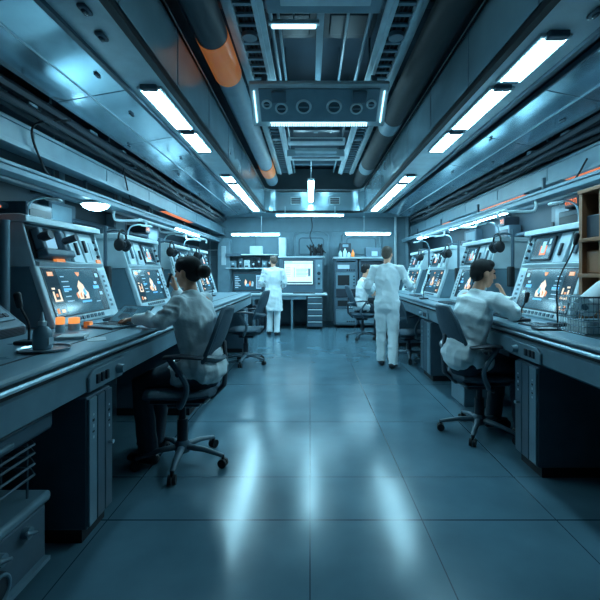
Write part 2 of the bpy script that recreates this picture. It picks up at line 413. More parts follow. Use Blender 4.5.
# ---------------------------------------------------------------- recess contents
def tray(xc, label):
    t = thing('cable_tray', label, 'cable tray', (xc, 0, 3.6))
    b = MB()
    for s in (-1, 1): b.bb((s * .1 - .02, 1.6, 0), (s * .1 + .02, 9.4, .1)); b.bb((s * .14 - .03, 1.6, .02), (s * .14 + .03, 9.4, .05))
    b.build('side_rail', PALE, t, bevel=.005)
    many('rung', [((-.08, 1.65 + i * .15, .03), (.08, 1.69 + i * .15, .05)) for i in range(52)], MID, t)
    b = MB()
    for k in range(4): b.tube([(-.06 + .04 * k, 1.6, .07), (-.055 + .04 * k, 5, .075), (-.06 + .04 * k, 9.4, .07)], .015, 6)
    b.build('cables', BLACK, t)
    for y in (2.9, 3.9, 5.95, 6.9): MB().cyl((0, y, -.012), (0, y, .03), .07).build('junction_disc', MID, t)
    many('hanger', [((-.13, y, .1), (-.11, y + .02, .6)) for y in (2, 4.8, 7.2, 9)] + [((.11, y, .1), (.13, y + .02, .6)) for y in (2, 4.8, 7.2, 9)], DEEP, t)
    return t
tray(-.56, 'ladder cable tray along the left side of the ceiling recess'); tray(.80, 'ladder cable tray along the right side of the ceiling recess')
t = thing('duct_box', 'pale square duct crossing the recess at the top of the picture', 'duct', (.12, 3.1, 3.5))
MB().bb((-.47, -.5, .0), (.45, .29, .3)).build('body', MID, t, bevel=.015)
MB().bb((-.35, -.35, -.012), (.35, .17, .0)).build('access_panel', PALE, t, bevel=.006)
MB().bb((-.2, -.1, .3), (.2, .1, .7)).build('hanger', DEEP, t)
t = thing('projector_unit', 'wide tilted ceiling equipment box with round ports and a lit front grille', 'ceiling unit', (.1, 4.7, 3.277)); t.rotation_euler = (-.66, 0, 0)
MB().bb((-.76, -.26, .0), (.76, .26, .07)).build('body', PALE, t, bevel=.012)
MB().bb((-.66, -.21, -.012), (.66, .19, 0)).build('face_plate', MID, t, bevel=.006)
for x, y, q in ((-.17, -.0, .075), (.17, .0, .075), (-.42, .02, .06), (.42, .02, .06), (-.58, -.03, .045), (.58, -.03, .045)):
    p = MB().torus((x, y, -.014), q, .014).build('port_ring', PALE, t)
    MB().cyl((x, y, -.022), (x, y, -.012), q * .85).build('port', GLASSM, p)
    MB().bb((x - q * .7, y - .008, -.03), (x + q * .7, y + .008, -.022)).build('port_bar', MID, p)
for x in (-.44, .44): MB().bb((x - .08, -.19, -.05), (x + .08, -.06, -.012)).build('clamp_block', DEEP, t, bevel=.012)
MB().bb((-.56, .205, -.016), (.56, .245, -.0)).build('grille_lamp', LAMP3, t)
many('grille_bar', [((-.56 + i * .028, .203, -.022), (-.55 + i * .028, .247, -.016)) for i in range(41)], DEEP, t)
for s in (-1, 1): MB().bb((s * .71 - .006, -.18, -.012), (s * .71 + .006, .2, -.0005)).build('side_lamp', LAMP3, t)
for x in (-.6, .6): MB().bb((x - .03, -.25, .07), (x + .03, -.19, .2)).build('hanger', DEEP, t)
def pipe(name, label, x, z, r, secs, cat='pipe'):
    t = thing(name, label, cat, (x, 0, z))
    for nm, y0, y1, m, q in secs: MB().cyl((0, y0, 0), (0, y1, 0), r * q, n=24).build(nm, m, t)
    for y in (2.5, 5.5, 8.5): MB().bb((-.015, y, r * .9), (.015, y + .03, 4.2 - z)).build('hanger', DEEP, t)
    return t
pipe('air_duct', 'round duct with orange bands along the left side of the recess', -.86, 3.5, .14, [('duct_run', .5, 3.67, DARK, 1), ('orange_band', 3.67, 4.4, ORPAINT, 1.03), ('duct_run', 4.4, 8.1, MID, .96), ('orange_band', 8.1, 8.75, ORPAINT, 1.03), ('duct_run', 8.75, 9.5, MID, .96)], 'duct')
pipe('air_duct', 'dark round duct with pale collars along the right side of the recess', 1.12, 3.5, .12, [('duct_run', .5, 5.6, BLACK, 1.2), ('collar', 5.6, 6.0, MID, 1.23), ('duct_run', 6.0, 8.0, BLACK, 1.2), ('collar', 8.0, 8.4, MID, 1.23), ('duct_run', 8.4, 9.6, BLACK, 1.15)], 'duct')
for x, z, r, l in ((.98, 3.72, .02, 'thin pale pipe just left of the dark right duct'), (1.04, 3.85, .025, 'pale pipe high above the dark right duct'), (-.36, 3.75, .02, 'thin pipe beside the left cable tray'), (.55, 3.75, .02, 'thin pipe beside the right cable tray')):
    t = thing('thin_pipe', l, 'pipe', (x, 0, z)); MB().cyl((0, .5, 0), (0, 9.8, 0), r, n=10).build('pipe_run', MID, t)
    for y in (2.5, 6, 9): MB().bb((-.008, y, 0), (.008, y + .02, 4.2 - z)).build('hanger', DEEP, t)
cb = [(3.62, 3.62, 'nearest'), (5.75, 3.7, 'second'), (7.1, 3.7, 'third'), (8.2, 3.7, 'fourth'), (9.3, 3.68, 'farthest')]
for y, z, l in cb:
    t = thing('ceiling_beam', f'dark steel beam across the ceiling recess, {l} of five', 'beam', (.1, y, z), 0, 'cross beams of the recess')
    MB().bb((-1.14, -.05, .1), (1.14, .05, .14)).bb((-1.14, -.015, .14), (1.14, .015, .26)).bb((-1.14, -.05, .26), (1.14, .05, .3)).build('girder', DEEP, t)
for y, z, l in ((2.75, 3.95, 'boxed dark ceiling plate nearest the viewer, above the recess trays'), (4.05, 3.95, 'boxed dark ceiling plate above the projector unit')):
    for x in (-.2, .4):
        t = thing('ceiling_plate', l + (', left half' if x < 0 else ', right half'), 'ceiling panel', (x, y, z))
        MB().bb((-.27, -.5, 0), (.27, .5, .03)).build('plate', DARK, t, bevel=.01); MB().bb((-.2, -.4, -.02), (.2, -.1, 0)).build('inset', DEEP, t, bevel=.01); MB().bb((-.2, .05, -.02), (.2, .4, 0)).build('inset', DARK, t, bevel=.01)
        for e in (-.2, .2): MB().bb((e - .01, -.01, .03), (e + .01, .01, 4.2 - z)).build('hanger', DEEP, t)
for x, l in ((.1, 'dark middle spine channel above the recess crossing the ceiling plates'), (-.3, 'slim conduit left of the middle spine channel'), (.36, 'slim conduit right of the middle spine channel')):
    t = thing('void_conduit', l, 'conduit', (x, 0, 3.83)); q = .035 if x == .1 else .014
    MB().bb((-q, 1.4, 0), (q, 7.3, q * 1.6)).build('channel', MID, t, bevel=.004)
    for y in (2.0, 5.2, 7.0): MB().bb((-.006, y, 0), (.006, y + .012, .37)).build('hanger', DEEP, t)
tube_lamp('short_recess_lamp', 'short dim tube lamp high in the near part of the recess', (-.36, 3.9, 3.72), (.06, 3.9, 3.72), .022, (0,), rodtop=4.2, mt=LAMP3)
t = thing('bridge_box', 'small pale box bridging the recess before the hanging strip lamp', 'ceiling unit', (.1, 7.4, 3.42))
MB().bb((-.5, -.15, 0), (.5, .15, .12)).bb((-.36, -.3, .04), (.36, -.15, .1)).build('body', PALE, t, bevel=.01)
MB().bb((-.42, -.1, -.01), (.42, .0, 0)).build('grille', DEEP, t)
for x in (-.42, .42): MB().bb((x - .02, -.02, .12), (x + .02, .02, .78)).build('hanger', DEEP, t)
t = thing('beam_box', 'slim pale crossbar box lit at the edge behind the projector unit', 'ceiling unit', (.1, 6.5, 3.4))
MB().bb((-.44, -.08, 0), (.44, .08, .08)).build('body', PALE, t, bevel=.008)
MB().bb((-.4, -.085, .02), (.4, -.0801, .06)).build('grille', DEEP, t)
for x in (-.38, .38): MB().bb((x - .02, -.02, .08), (x + .02, .02, .8)).build('hanger', DEEP, t)
for x, l in ((-.34, 'left'), (.6, 'right')):
    t = thing('end_vent', f'square vent in the far end of the recess, {l} one of two', 'vent', (x, YR, 3.15))
    MB().bb((-.13, -.02, -.09), (.13, 0, .09)).build('frame', PALE, t, bevel=.005)
    b = MB(); [b.bb((-.11, -.026, -.075 + .05 * i), (.11, -.02, -.04 + .05 * i)) for i in range(3)]; b.build('louvre', BLACK, t)
for y in (2.2, 5.2, 7.6, 9.0):
    for x in (-.15, .4):
        ld = bpy.data.lights.new('recess_fill_light', 'POINT'); ld.energy = 4; ld.color = LC; ld.shadow_soft_size = .08  # unseen fill lights added to brighten the recess, no fitting there
        lo = bpy.data.objects.new('recess_fill_light', ld); COL.objects.link(lo); lo.location = (x, y, 3.55)
# cable runs above the side beams
def cablerun(x, s, label):
    t = thing('cable_run', label, 'cables', (x, 0, 2.62))
    b = MB()
    for k, (dx, z, r) in enumerate(((0, .06, .035), (.07, .09, .02), (.12, .05, .028), (.02, .15, .02), (.16, .12, .035))):
        b.tube([(-s * dx * 1 + .015 * math.sin(y * 2 + k), y, z + .012 * math.sin(y * 3 + k)) for y in [i * .5 - 1 for i in range(24)]], r, 6)
    b.build('pipes', DARK, t)
    rr = random.Random(3); b = MB()
    for i in range(46):
        y = .6 + i * .22; MB().box((-s * rr.uniform(-.02, .14), y, rr.uniform(.08, .16)), (rr.uniform(.05, .12), rr.uniform(.05, .14), rr.uniform(.03, .07))).build('pipe_clamp', MID, t, bevel=.004)
    many('hanger', [((-.17, .4 + i, .17), (.17, .43 + i, .36)) for i in range(11)], DEEP, t)
cablerun(-2.28, -1, 'dark run of pipes and cables above the left beam'); cablerun(2.66, 1, 'dark run of pipes and cables above the right beam')
for pts, l in (([(-2.05, 3.6, 2.72), (-2.24, 3.4, 2.6), (-2.27, 3.55, 2.35), (-2.38, 3.9, 2.26)], 'thin black cable looping down from the left beam to the light rail'),
               ([(-2.06, 5.3, 2.75), (-2.2, 5.0, 2.7), (-2.27, 5.2, 2.5), (-2.36, 5.6, 2.27)], 'thin black cable looping over the left beam farther back'),
               ([(2.64, 4.0, 2.5), (2.62, 4.2, 2.32), (2.56, 4.5, 2.27)], 'thin cable hanging from the right beam to its light rail')):
    tag(MB().tube(pts, .009, 8, smooth=8).build('hanging_cable', BLACK), l, 'cable')
# ---------------------------------------------------------------- counters
ZT = 1.02
def counter(s, xf, xb, y0, y1, label, panels):
    """s=+1: front faces +X"""
    t = thing('work_counter', label, 'counter', (xf, (y0 + y1) / 2, 0)); h = (y1 - y0) / 2
    F = lambda P: [(s * p, q) for p, q in P]
    D = abs(xb - xf)
    MB().prism(F([(-D, .975), (-.03, .975), (-.004, .985), (0, .998), (-.006, 1.012), (-.03, ZT), (-D, ZT)]), -h, h).build('worktop', COUNTER, t)
    MB().prism(F([(-.18, ZT), (-.18, ZT + .002), (-.165, ZT + .002), (-.165, ZT)]), -h, h - .1).build('worktop_groove', BLACK, t)
    MB().prism(F([(-.03, .945), (.004, .95), (.008, .962), (.004, .972), (-.03, .975)]), -h, h).build('steel_edge', STEEL, t)
    MB().prism(F([(-.05, .925), (-.02, .925), (-.02, .945), (-.05, .945)]), -h, h).build('shadow_gap', BLACK, t)
    MB().prism(F([(-.07, .765), (-.02, .79), (-.005, .80), (-.005, .915), (-.03, .925), (-.07, .925)]), -h, h).build('apron', MID, t)
    MB().prism(F([(-D, .88), (-.06, .88), (-.06, .975), (-D, .975)]), -h, h).build('undershelf', DARK, t)
    for yc, ln in panels:
        y = yc - (y0 + y1) / 2
        p = MB().prism([(y - ln / 2, .795), (y + ln / 2 - .04, .795), (y + ln / 2, .84), (y + ln / 2 - .02, .905), (y - ln / 2 + .05, .905), (y - ln / 2, .87)], s * -.006, s * .012, 'x').build('control_plate', MID, t, bevel=.006)
        for k in range(3): MB().box((s * .016, y - ln / 2 + .08 + k * .05, .85), (.014, .03, .05)).build('switch', DARK, p, bevel=.003)
        MB().cyl((s * .01, y + ln / 2 - .1, .85), (s * .05, y + ln / 2 - .1, .85), .03, .024).build('rotary_knob', MID, p)
    return t
counter(1, -1.15, -2.62, .75, 8.25, 'long blue grey work counter along the left wall', [(2.38, .42), (4.4, .42), (6.0, .42)])
counter(-1, 1.55, 2.8, .75, 9.25, 'long blue grey work counter along the right wall', [(3.02, .42), (5.7, .42), (7.6, .42)])
# pedestals under the counters
def pedestal(s, x, y, label, L=.26, D=.75, z=.763):
    t = thing('pedestal_cabinet', label, 'cabinet', (x, y, 0), 0, 'pedestals under the counters')
    MB().bb((0, -L / 2, .07), (-s * D, L / 2, z)).build('body', DEEP, t, bevel=.008)
    MB().bb((-s * .03, -L / 2 + .01, 0), (-s * D, L / 2 - .01, .07)).build('plinth', BLACK, t)
    for k in range(3):
        yy = -L / 2 + L * (k + .5) / 3
        p = MB().bb((0, yy - L / 6 + .004, .085), (s * .014, yy + L / 6 - .004, z - .01)).build('front_strip', (MID, DEEP, DEEP)[k], t, bevel=.004)
        if k != 1:
            for j in range(5): MB().box((s * .0148, yy, z - .10 - j * .03), (.002, .012 + .006 * (j % 2), .009 + .004 * (j % 3))).build('label_mark', (LABEL, BLACK)[(j + k) % 2], p)
    MB().cyl((s * .012, L / 3, .45), (s * .04, L / 3, .45), .012).build('lock_knob', STEEL, t)
    return t
pedestal(1, -1.165, 2.32, 'slim dark pedestal under the left counter, nearest the viewer')
pedestal(1, -1.165, 4.35, 'slim pedestal under the left counter behind the seated woman', .4)
pedestal(1, -1.165, 7.6, 'slim pedestal under the far end of the left counter', .4)
pedestal(-1, 1.57, 3.04, 'slim dark pedestal under the right counter, nearest the viewer', .3)
pedestal(-1, 1.57, 5.68, 'slim pale pedestal under the right counter behind the seated man', .46)
pedestal(-1, 1.57, 8.2, 'slim pedestal under the far end of the right counter', .4)
# ---------------------------------------------------------------- consoles
def icons(u, v, mb, rr, w, h):
    """screen graphics in screen coords; mi: 0 orange 1 cream 2 blue 3 cyan 4 darkcol"""
    def q(a, b, c, d, mi, e=.0015): mb.bb((u + a * w, v + b * h, .0005), (u + c * w, v + d * h, e), mi)
    def poly(P, mi, e=.002): mb.prism([(u + a * w, v + b * h) for a, b in P], .0005, e, 'z', mi)
    q(.0, .0, .20, 1, 4, .0008); q(.88, 0, 1, 1, 4, .0008)
    q(.05, .85, .14, .94, 0, .0018)
    for a in range(3): q(.06, .865 + a * .025, .13, .876 + a * .025, 1, .0022)
    q(.05, .30, .17, .34, 1); q(.05, .34, .075, .52, 1); q(.05, .56, .10, .60, 1); q(.145, .34, .17, .56, 1); q(.09, .40, .125, .47, 0)
    q(.03, .05, .07, .16, 0); q(.10, .06, .16, .13, 1)
    for k in range(6):
        y = .82 - k * .11; q(.24, y, .24 + rr.uniform(.05, .13), y + .022, 3)
    q(.24, .52, .37, .57, 2); q(.24, .28, .36, .30, 3)
    poly([(.52, .93), (.60, .93), (.585, .86), (.56, .83), (.535, .86)], 0)
    poly([(.48, .30), (.46, .45), (.50, .50), (.49, .60), (.545, .74), (.56, .70), (.60, .64), (.62, .52), (.665, .44), (.655, .30)], 1)
    poly([(.50, .33), (.50, .42), (.53, .47), (.525, .34)], 0, .0026); poly([(.58, .36), (.57, .50), (.605, .56), (.63, .42)], 2, .0026); poly([(.55, .30), (.56, .42), (.60, .33)], 4, .003)
    poly([(.445, .32), (.43, .42), (.455, .47), (.465, .34)], 0)
    q(.50, .22, .68, .26, 2)
    q(.80, .52, .92, .60, 2); q(.84, .64, .90, .70, 3); q(.90, .36, .96, .44, 3); q(.91, .8, .97, .9, 3); q(.78, .2, .86, .22, 3)
def console(s, label, loc, seed, bay=False):
    rr = random.Random(seed)
    t = thing('control_console', label, 'console', loc, 0, 'control consoles on the counters')
    W = .5
    F = lambda P: [(s * p, q) for p, q in P]
    # lower cabinet and upper housing
    MB().prism(F([(-.03, 0), (-.16, .43), (-.2, .44), (-.72, .44), (-.72, 0)]), -W + .01, W - .01).build('lower_housing', MID, t, bevel=.01)
    MB().prism(F([(-.17, .44), (-.27, .755), (-.72, .755), (-.72, .44)]), -W + .02, W - .02).build('upper_housing', MID, t, bevel=.008)
    for e in (-1, 1):
        MB().prism(F([(-.155, .44), (-.245, .755), (-.73, .755), (-.73, .44)]), e * (W - .022), e * W).build('side_cheek', PALE, t, bevel=.006)
    MB().prism(F([(-.20, .755), (-.205, .80), (-.25, .812), (-.75, .80), (-.75, .755)]), -W - .02, W + .02).build('lid', PALE, t, bevel=.006)
    # slanted screen
    n = V((s * .95, 0, .31)).normalized(); vv = V((s * -.31, 0, .95)).normalized()
    M = frame_m(V((s * -.022, 0, .002)), V((0, 1, 0)), vv, n)
    fr = MB(M).prism([(-W, 0), (W, 0), (W, .47), (-W, .47)], -.035, .012, 'z')
    f = fr.build('monitor_frame', PALE, t, bevel=.012)
    MB(M).bb((-.455, .062, .010), (.35, .45, .0145)).build('bezel', DARK, f, bevel=.002)
    M2 = M @ Matrix.Translation((0, 0, .0146))
    MB(M2).bb((-.44, .075, -.002), (.335, .437, .0004)).build('screen', SCREEN, f)
    ib = MB(M2); icons(-.44, .075, ib, rr, .775, .362); ib.build('screen_graphics', [ORG, CREAM, BLUE, CYAN, SCRB], f)
    MB(M).bb((.365, .06, .008), (.455, .43, .016)).build('side_strip', LABEL, f, bevel=.003)
    for k in range(7): MB(M).bb((.385, .09 + k * .045, .0155), (.385 + rr.uniform(.02, .05), .112 + k * .045, .0175)).build('strip_mark', DEEP, f)
    for k in range(9): MB(M).bb((-.3 + k * .06, .022, .01), (-.262 + k * .06, .05, .02)).build('button', DEEP, f, bevel=.003)
    MB().prism(F([(-.15, .44), (-.14, .475), (-.2, .485), (-.21, .44)]), -W + .04, W - .04).build('light_visor', PALE, t, bevel=.006)
    # slanted upper face
    n = V((s * .95, 0, .30)).normalized(); vv = V((s * -.30, 0, .95)).normalized()
    M = frame_m(V((s * -.172, 0, .445)), V((0, 1, 0)), vv, n)
    if bay:
        MB(M).bb((-.45, .05, .0), (-.02, .3, .006)).build('bay_back', BLACK, t)
        g = MB(M).bb((-.43, .05, .005), (-.06, .11, .09)).bb((-.42, .11, .005), (-.36, .28, .07)).bb((-.14, .11, .005), (-.08, .28, .06)).build('bay_machine', DEEP, t, bevel=.015)
        MB(M).bb((-.34, .14, .005), (-.16, .26, .02)).build('bay_screen', CYAN, g)
        MB(M).cyl((-.39, .2, .05), (-.39, .2, .13), .035).build('bay_knob', DARK, g)
        MB(M).cyl((-.11, .19, .05), (-.11, .19, .16), .028).build('bay_knob', DARK, g)
        u0 = .02
    else:
        p = MB(M).prism([(-.42, .03), (-.25, .03), (-.22, .3), (-.39, .3)], 0, .02, 'z').build('hatch', PALE, t, bevel=.006)
        MB(M).bb((-.35, .10, .02), (-.31, .22, .04)).build('handle', DEEP, p, bevel=.006)
        u0 = -.19
    p = MB(M).prism([(u0, .03), (u0 + .16, .03), (u0 + .13, .3), (u0 - .02, .3)], 0, .025, 'z').build('hatch', LABEL if not bay else PALE, t, bevel=.006)
    MB(M).bb((u0 + .05, .09, .025), (u0 + .08, .2, .045)).build('handle', DARK, p, bevel=.005)
    if bay:
        p = MB(M).prism([(u0 + .2, .03), (u0 + .43, .03), (u0 + .38, .3), (u0 + .17, .3)], 0, .02, 'z').build('hatch', PALE, t, bevel=.006)
        MB(M).bb((u0 + .2, .12, .02), (u0 + .23, .23, .04)).build('handle', DARK, p, bevel=.005)
        MB(M).bb((u0 + .3, .06, .02), (u0 + .37, .22, .024)).build('note_label', LABEL, p)
    else:
        p = MB(M).bb((.03, .06, 0), (.36, .29, .02)).build('small_monitor', DARK, t, bevel=.006)
        MB(M).bb((.05, .075, .019), (.34, .275, .0225)).build('screen', SCREEN, p)
        b = MB(M); b.bb((.12, .11, .0225), (.22, .2, .024), 0); b.bb((.14, .13, .024), (.2, .24, .025), 1); b.bb((.25, .1, .0225), (.32, .25, .024), 2); b.bb((.07, .21, .0225), (.1, .26, .024), 3)
        b.build('screen_graphics', [AMBERD, CYAN, SCRB, CYAN], p)
        MB(M).bb((.38, .05, 0), (.455, .29, .015)).build('switch_panel', MID, t, bevel=.004)
    for k in range(3): MB(M).cyl((.42, .09 + k * .07, .0), (.42, .09 + k * .07, .04), .014).build('knob', DARK, t)
    if bay:
        for a, c in ((-.24, -.13), (.37, .44)): MB(M).bb((a, .012, .006), (c, .06, .03)).build('orange_tag', ORG, t)
    return t
LX, RX = -1.78, 1.95
console(1, 'near left console with an open machine bay above its wide screen', (LX, 3.45, ZT), 1, True)
console(1, 'left console whose screen the seated woman faces, second from the viewer', (LX, 4.98, ZT), 2)
console(1, 'left console partly hidden behind the seated woman, third from the viewer', (LX, 6.43, ZT), 3)
console(1, 'farthest console on the left counter', (LX, 7.64, ZT), 4)
console(-1, 'near right console with large bright screen beside the seated man', (RX, 3.7, ZT), 5)
console(-1, 'right console behind the seated man, second from the viewer', (RX, 5.42, ZT), 6)
console(-1, 'right console third from the viewer, between the seated and the standing man', (RX, 7.0, ZT), 7)
console(-1, 'farthest console on the right counter, beside the standing man', (RX, 8.5, ZT), 8)
# ---------------------------------------------------------------- goosenecks, headsets, stands
def gooseneck(s, x, y, label, hh=.2):
    t = thing('gooseneck_lamp', label, 'lamp', (x, y, ZT + .80), 0, 'gooseneck lamps on the console lids')
    MB().lathe([(.035, 0), (.035, .012), (.02, .02), (.012, .02)]).build('foot', DEEP, t)
    MB().tube([(0, 0, .015), (0, 0, hh * .6), (s * .05, -.03, hh), (s * .16, -.07, hh * 1.12), (s * .24, -.09, hh * 1.02)], .009, 8, smooth=6).build('neck', STEEL, t)
    MB().loft([(s * .2, -.08, hh * 1.06), (s * .32, -.11, hh * .94)], [(.022, .012), (.026, .014)], (0, 1, 0), 12).build('lamp_head', PALE, t)
for y, l in ((3.35, 'gooseneck lamp on the lid of the near left console'), (5.2, 'gooseneck lamp on the lid of the second left console'), (6.5, 'gooseneck lamp on the lid of the third left console'), (7.5, 'gooseneck lamp on the farthest left console')):
    gooseneck(1, -2.25, y, l, .16)
for y, l in ((3.75, 'gooseneck lamp on the lid of the near right console'), (5.35, 'gooseneck lamp on the lid of the second right console'), (7.1, 'gooseneck lamp on the lid of the third right console'), (8.5, 'gooseneck lamp on the farthest right console')):
    gooseneck(-1, 2.4, y, l, .2)
def headset_post(s, x, y, l1, l2):
    t = thing('headset_stand', l1, 'stand', (x, y, ZT), 0, 'headset stands between the consoles')
    MB().lathe([(.07, 0), (.07, .015), (.02, .025)]).build('foot', DARK, t)
    MB().cyl((0, 0, .02), (0, 0, .86), .018).build('post', DEEP, t)
    MB().tube([(0, 0, .8), (s * .1, 0, .82), (s * .2, 0, .78)], .012, smooth=4).build('arm', DEEP, t)
    MB().box((s * .02, 0, .35), (.06, .08, .22)).build('handset', BLACK, t, bevel=.015)
    h = thing('headset', l2, 'headset', (x + s * .17, y, ZT + .802), 0, 'black headsets hanging between the consoles')
    MB().tube([(0, -.1, -.16), (0, -.11, -.06), (0, -.06, .0), (0, 0, .018), (0, .06, .0), (0, .11, -.06), (0, .1, -.16)], .013, smooth=4).build('headband', BLACK, h)
    h.scale = (.78, .78, .78)
    for e in (-1, 1):
        c = MB().ell((0, e * .095, -.17), (.068, .035, .082)).build('ear_cup', BLACK, h)
        MB().torus((s * .02, e * .075, -.17), .048, .018, 'y').build('ear_pad', DARK, c)
for y, a in ((4.21, 'between the first and second left consoles'), (5.72, 'between the second and third left consoles'), (7.03, 'between the third and fourth left consoles')):
    headset_post(1, -2.05, y, f'dark post {a}', f'black headset hanging {a}')
for y, a in ((4.56, 'between the first and second right consoles'), (6.22, 'between the second and third right consoles'), (7.76, 'between the third and fourth right consoles')):
    headset_post(-1, 2.2, y, f'dark post {a}', f'black headset hanging {a}')
# tall wall equipment behind the consoles
rr = random.Random(5)
def wall_unit(s, x, y, wd, h, label, d=.3, m=DEEP):
    t = thing('equipment_cabinet', label, 'cabinet', (x, y, 0), 0, 'equipment cabinets along the side walls')
    MB().bb((0, -wd / 2, 0), (-s * d, wd / 2, h)).build('body', m, t, bevel=.012)
    MB().bb((0, -wd / 2 + .03, 1.15), (s * .012, wd / 2 - .03, h - .06)).build('door', DARK, t, bevel=.006)
    for k in range(3): MB().bb((s * .012, -wd / 2 + .06, 1.3 + k * .12), (s * .02, -wd / 2 + .12, 1.38 + k * .12)).build('indicator', DARK, t)
    MB().bb((s * .012, wd / 2 - .09, 1.5), (s * .03, wd / 2 - .06, 1.68)).build('handle', STEEL, t)
    return t
for y, wd, h, l in ((4.2, .4, 2.1, 'tall wall cabinet behind the first left headset'), (5.7, .4, 2.0, 'tall wall cabinet behind the second left headset'), (8.6, .5, 1.9, 'tall wall cabinet past the farthest left console'), (2.45, .55, 2.0, 'tall dark wall cabinet at the left picture edge')):
    wall_unit(1, -2.7, y, wd, h, l, .28)
for y, wd, h, l in ((4.62, .4, 2.1, 'tall wall cabinet behind the first right headset'), (6.2, .36, 2.1, 'tall wall cabinet behind the second right headset'), (7.75, .36, 2.0, 'tall wall cabinet behind the third right headset')):
    wall_unit(-1, 2.85, y, wd, h, l, .18)
# shelf rack, warm light put into its colour, at right picture edge
t = thing('component_rack', 'bronze toned open rack of components at the right picture edge', 'rack', (2.36, 3.03, ZT))
for dx in (-.32, .32):
    for dy in (-.11, .11): MB().bb((dx - .018, dy - .018, 0), (dx + .018, dy + .018, 1.0)).build('post', WARMLIT, t)
MB().bb((-.32, .10, .05), (.32, .12, 1.0)).build('back_panel', WARMLIT, t)
for z in (.10, .36, .62, .98): MB().bb((-.35, -.135, z), (.35, .13, z + .028)).build('shelf', WARMLIT, t, bevel=.004)
for z, x, m in ((.388, -.2, WARMLIT), (.388, .12, DARK), (.648, -.2, DARK), (.648, .15, WARMLIT), (.128, -.15, DARK)):
    p = MB().bb((x - .11, -.1, z), (x + .11, .09, z + .17)).build('component_box', m, t, bevel=.012)
    MB().bb((x - .06, -.106, z + .05), (x + .06, -.1, z + .12)).build('display', AMBERD, p)  # amber displays added so the rack looks warmly lit
    for k in range(3): MB().cyl((x - .07 + .06 * k, -.1, z + .025), (x - .07 + .06 * k, -.115, z + .025), .01).build('knob', BLACK, p)
# small warm sign displays
for x, y, z, wd, l, m in ((2.83, 4.55, 2.18, .24, 'small glowing red sign on the right wall cabinet above the near console', AMBERD), (-2.66, 6.9, 2.12, .2, 'small glowing amber sign behind the left rail lamp', AMBERD), (2.83, 6.2, 2.16, .16, 'tiny glowing amber sign on a far right wall cabinet', AMBERD)):
    t = thing('status_sign', l, 'sign', (x, y, z)); s = 1 if x < 0 else -1
    MB().bb((0, -wd / 2, -.06), (-s * (.34 if s > 0 else .22), wd / 2, .06)).build('housing', DARK, t, bevel=.006)
    b = MB(); k = 0
    while -wd / 2 + .03 + k * .035 < wd / 2 - .03:
        y0 = -wd / 2 + .03 + k * .035; b.bb((0, y0, -.03), (s * .004, y0 + .008, .03)); b.bb((0, y0, .02 - .03 * (k % 2)), (s * .004, y0 + .024, .03 - .03 * (k % 2))); k += 1
    b.build('lit_characters', m, t)
# small boxes and risers on the side walls above the consoles
rb = random.Random(21)
for s, X, row in ((1, XL, 'left'), (-1, XR, 'right')):
    for k, (y, nm) in enumerate(((3.3, 'nearest'), (4.9, 'second'), (6.4, 'third'), (7.7, 'farthest'))):
        wd, hh = rb.uniform(.4, .6), rb.uniform(.25, .4)
        t = thing('junction_box', f'dark junction box on the {row} wall above the {nm} {row} console', 'box', (X, y, 1.9), 0, f'junction boxes on the {row} wall')
        MB().bb((0, -wd / 2, 0), (s * .12, wd / 2, hh)).build('case', DEEP, t, bevel=.01)
        MB().bb((s * .12, -wd / 2 + .04, .04), (s * .13, wd / 2 - .1, hh - .04)).build('cover', MID, t, bevel=.006)
        MB().bb((s * .13, wd / 2 - .08, .06), (s * .14, wd / 2 - .04, .12)).build('switch', BLACK, t)
        MB().cyl((s * .06, -.1, hh), (s * .06, -.1, 2.98 - 1.9), .02).build('riser', DEEP, t)
        MB().cyl((s * .06, .08, hh), (s * .06, .08, 2.98 - 1.9), .03).build('riser', MID, t)
# horizontal pipes along the side walls
for s, xs in ((-1, ((-2.9, 2.05, .03), (-2.85, 2.3, .04), (-2.9, 1.75, .025))), (1, ((2.95, 2.3, .03), (2.97, 1.95, .03)))):
    for k, (x, z, r) in enumerate(xs):
        t = thing('wall_pipe', f'horizontal pipe along the {"left" if s < 0 else "right"} wall, {["uppermost", "middle", "lowest"][k] if s < 0 and False else ["at head height", "just under the beam", "behind the console lids"][k] if s < 0 else ["just under the beam", "behind the console lids"][k]}', 'pipe', (x, 0, z))
        MB().cyl((0, -1, 0), (0, 11.2, 0), r, n=10).build('pipe_run', DEEP, t)
        many('bracket', [((0, .5 + 2 * i, -.03), (s * (abs(XL if s < 0 else XR) - abs(x)), .54 + 2 * i, .03)) for i in range(6)], DARK, t)
# overhead pipe frame across the right headsets
for s, x, l in ((1, 2.1, 'pale overhead pipework above the right headsets'), (-1, -2.15, 'pale overhead pipework above the left headsets')):
    t = thing('overhead_pipework', l, 'pipework', (x, 5.3 if s > 0 else 6.1, 2.2))
    for y in (-.72, .9, 2.4): MB().tube([(s * .36, y, .0), (s * .36, y, -.08), (s * .3, y, -.12), (0, y, -.12), (-s * .05, y, -.14), (-s * .05, y, -.2)], .016, smooth=4).build('bracket_tube', PALE, t)
    MB().cyl((0, -.8, -.12), (0, 2.5, -.12), .02).build('cross_tube', PALE, t)
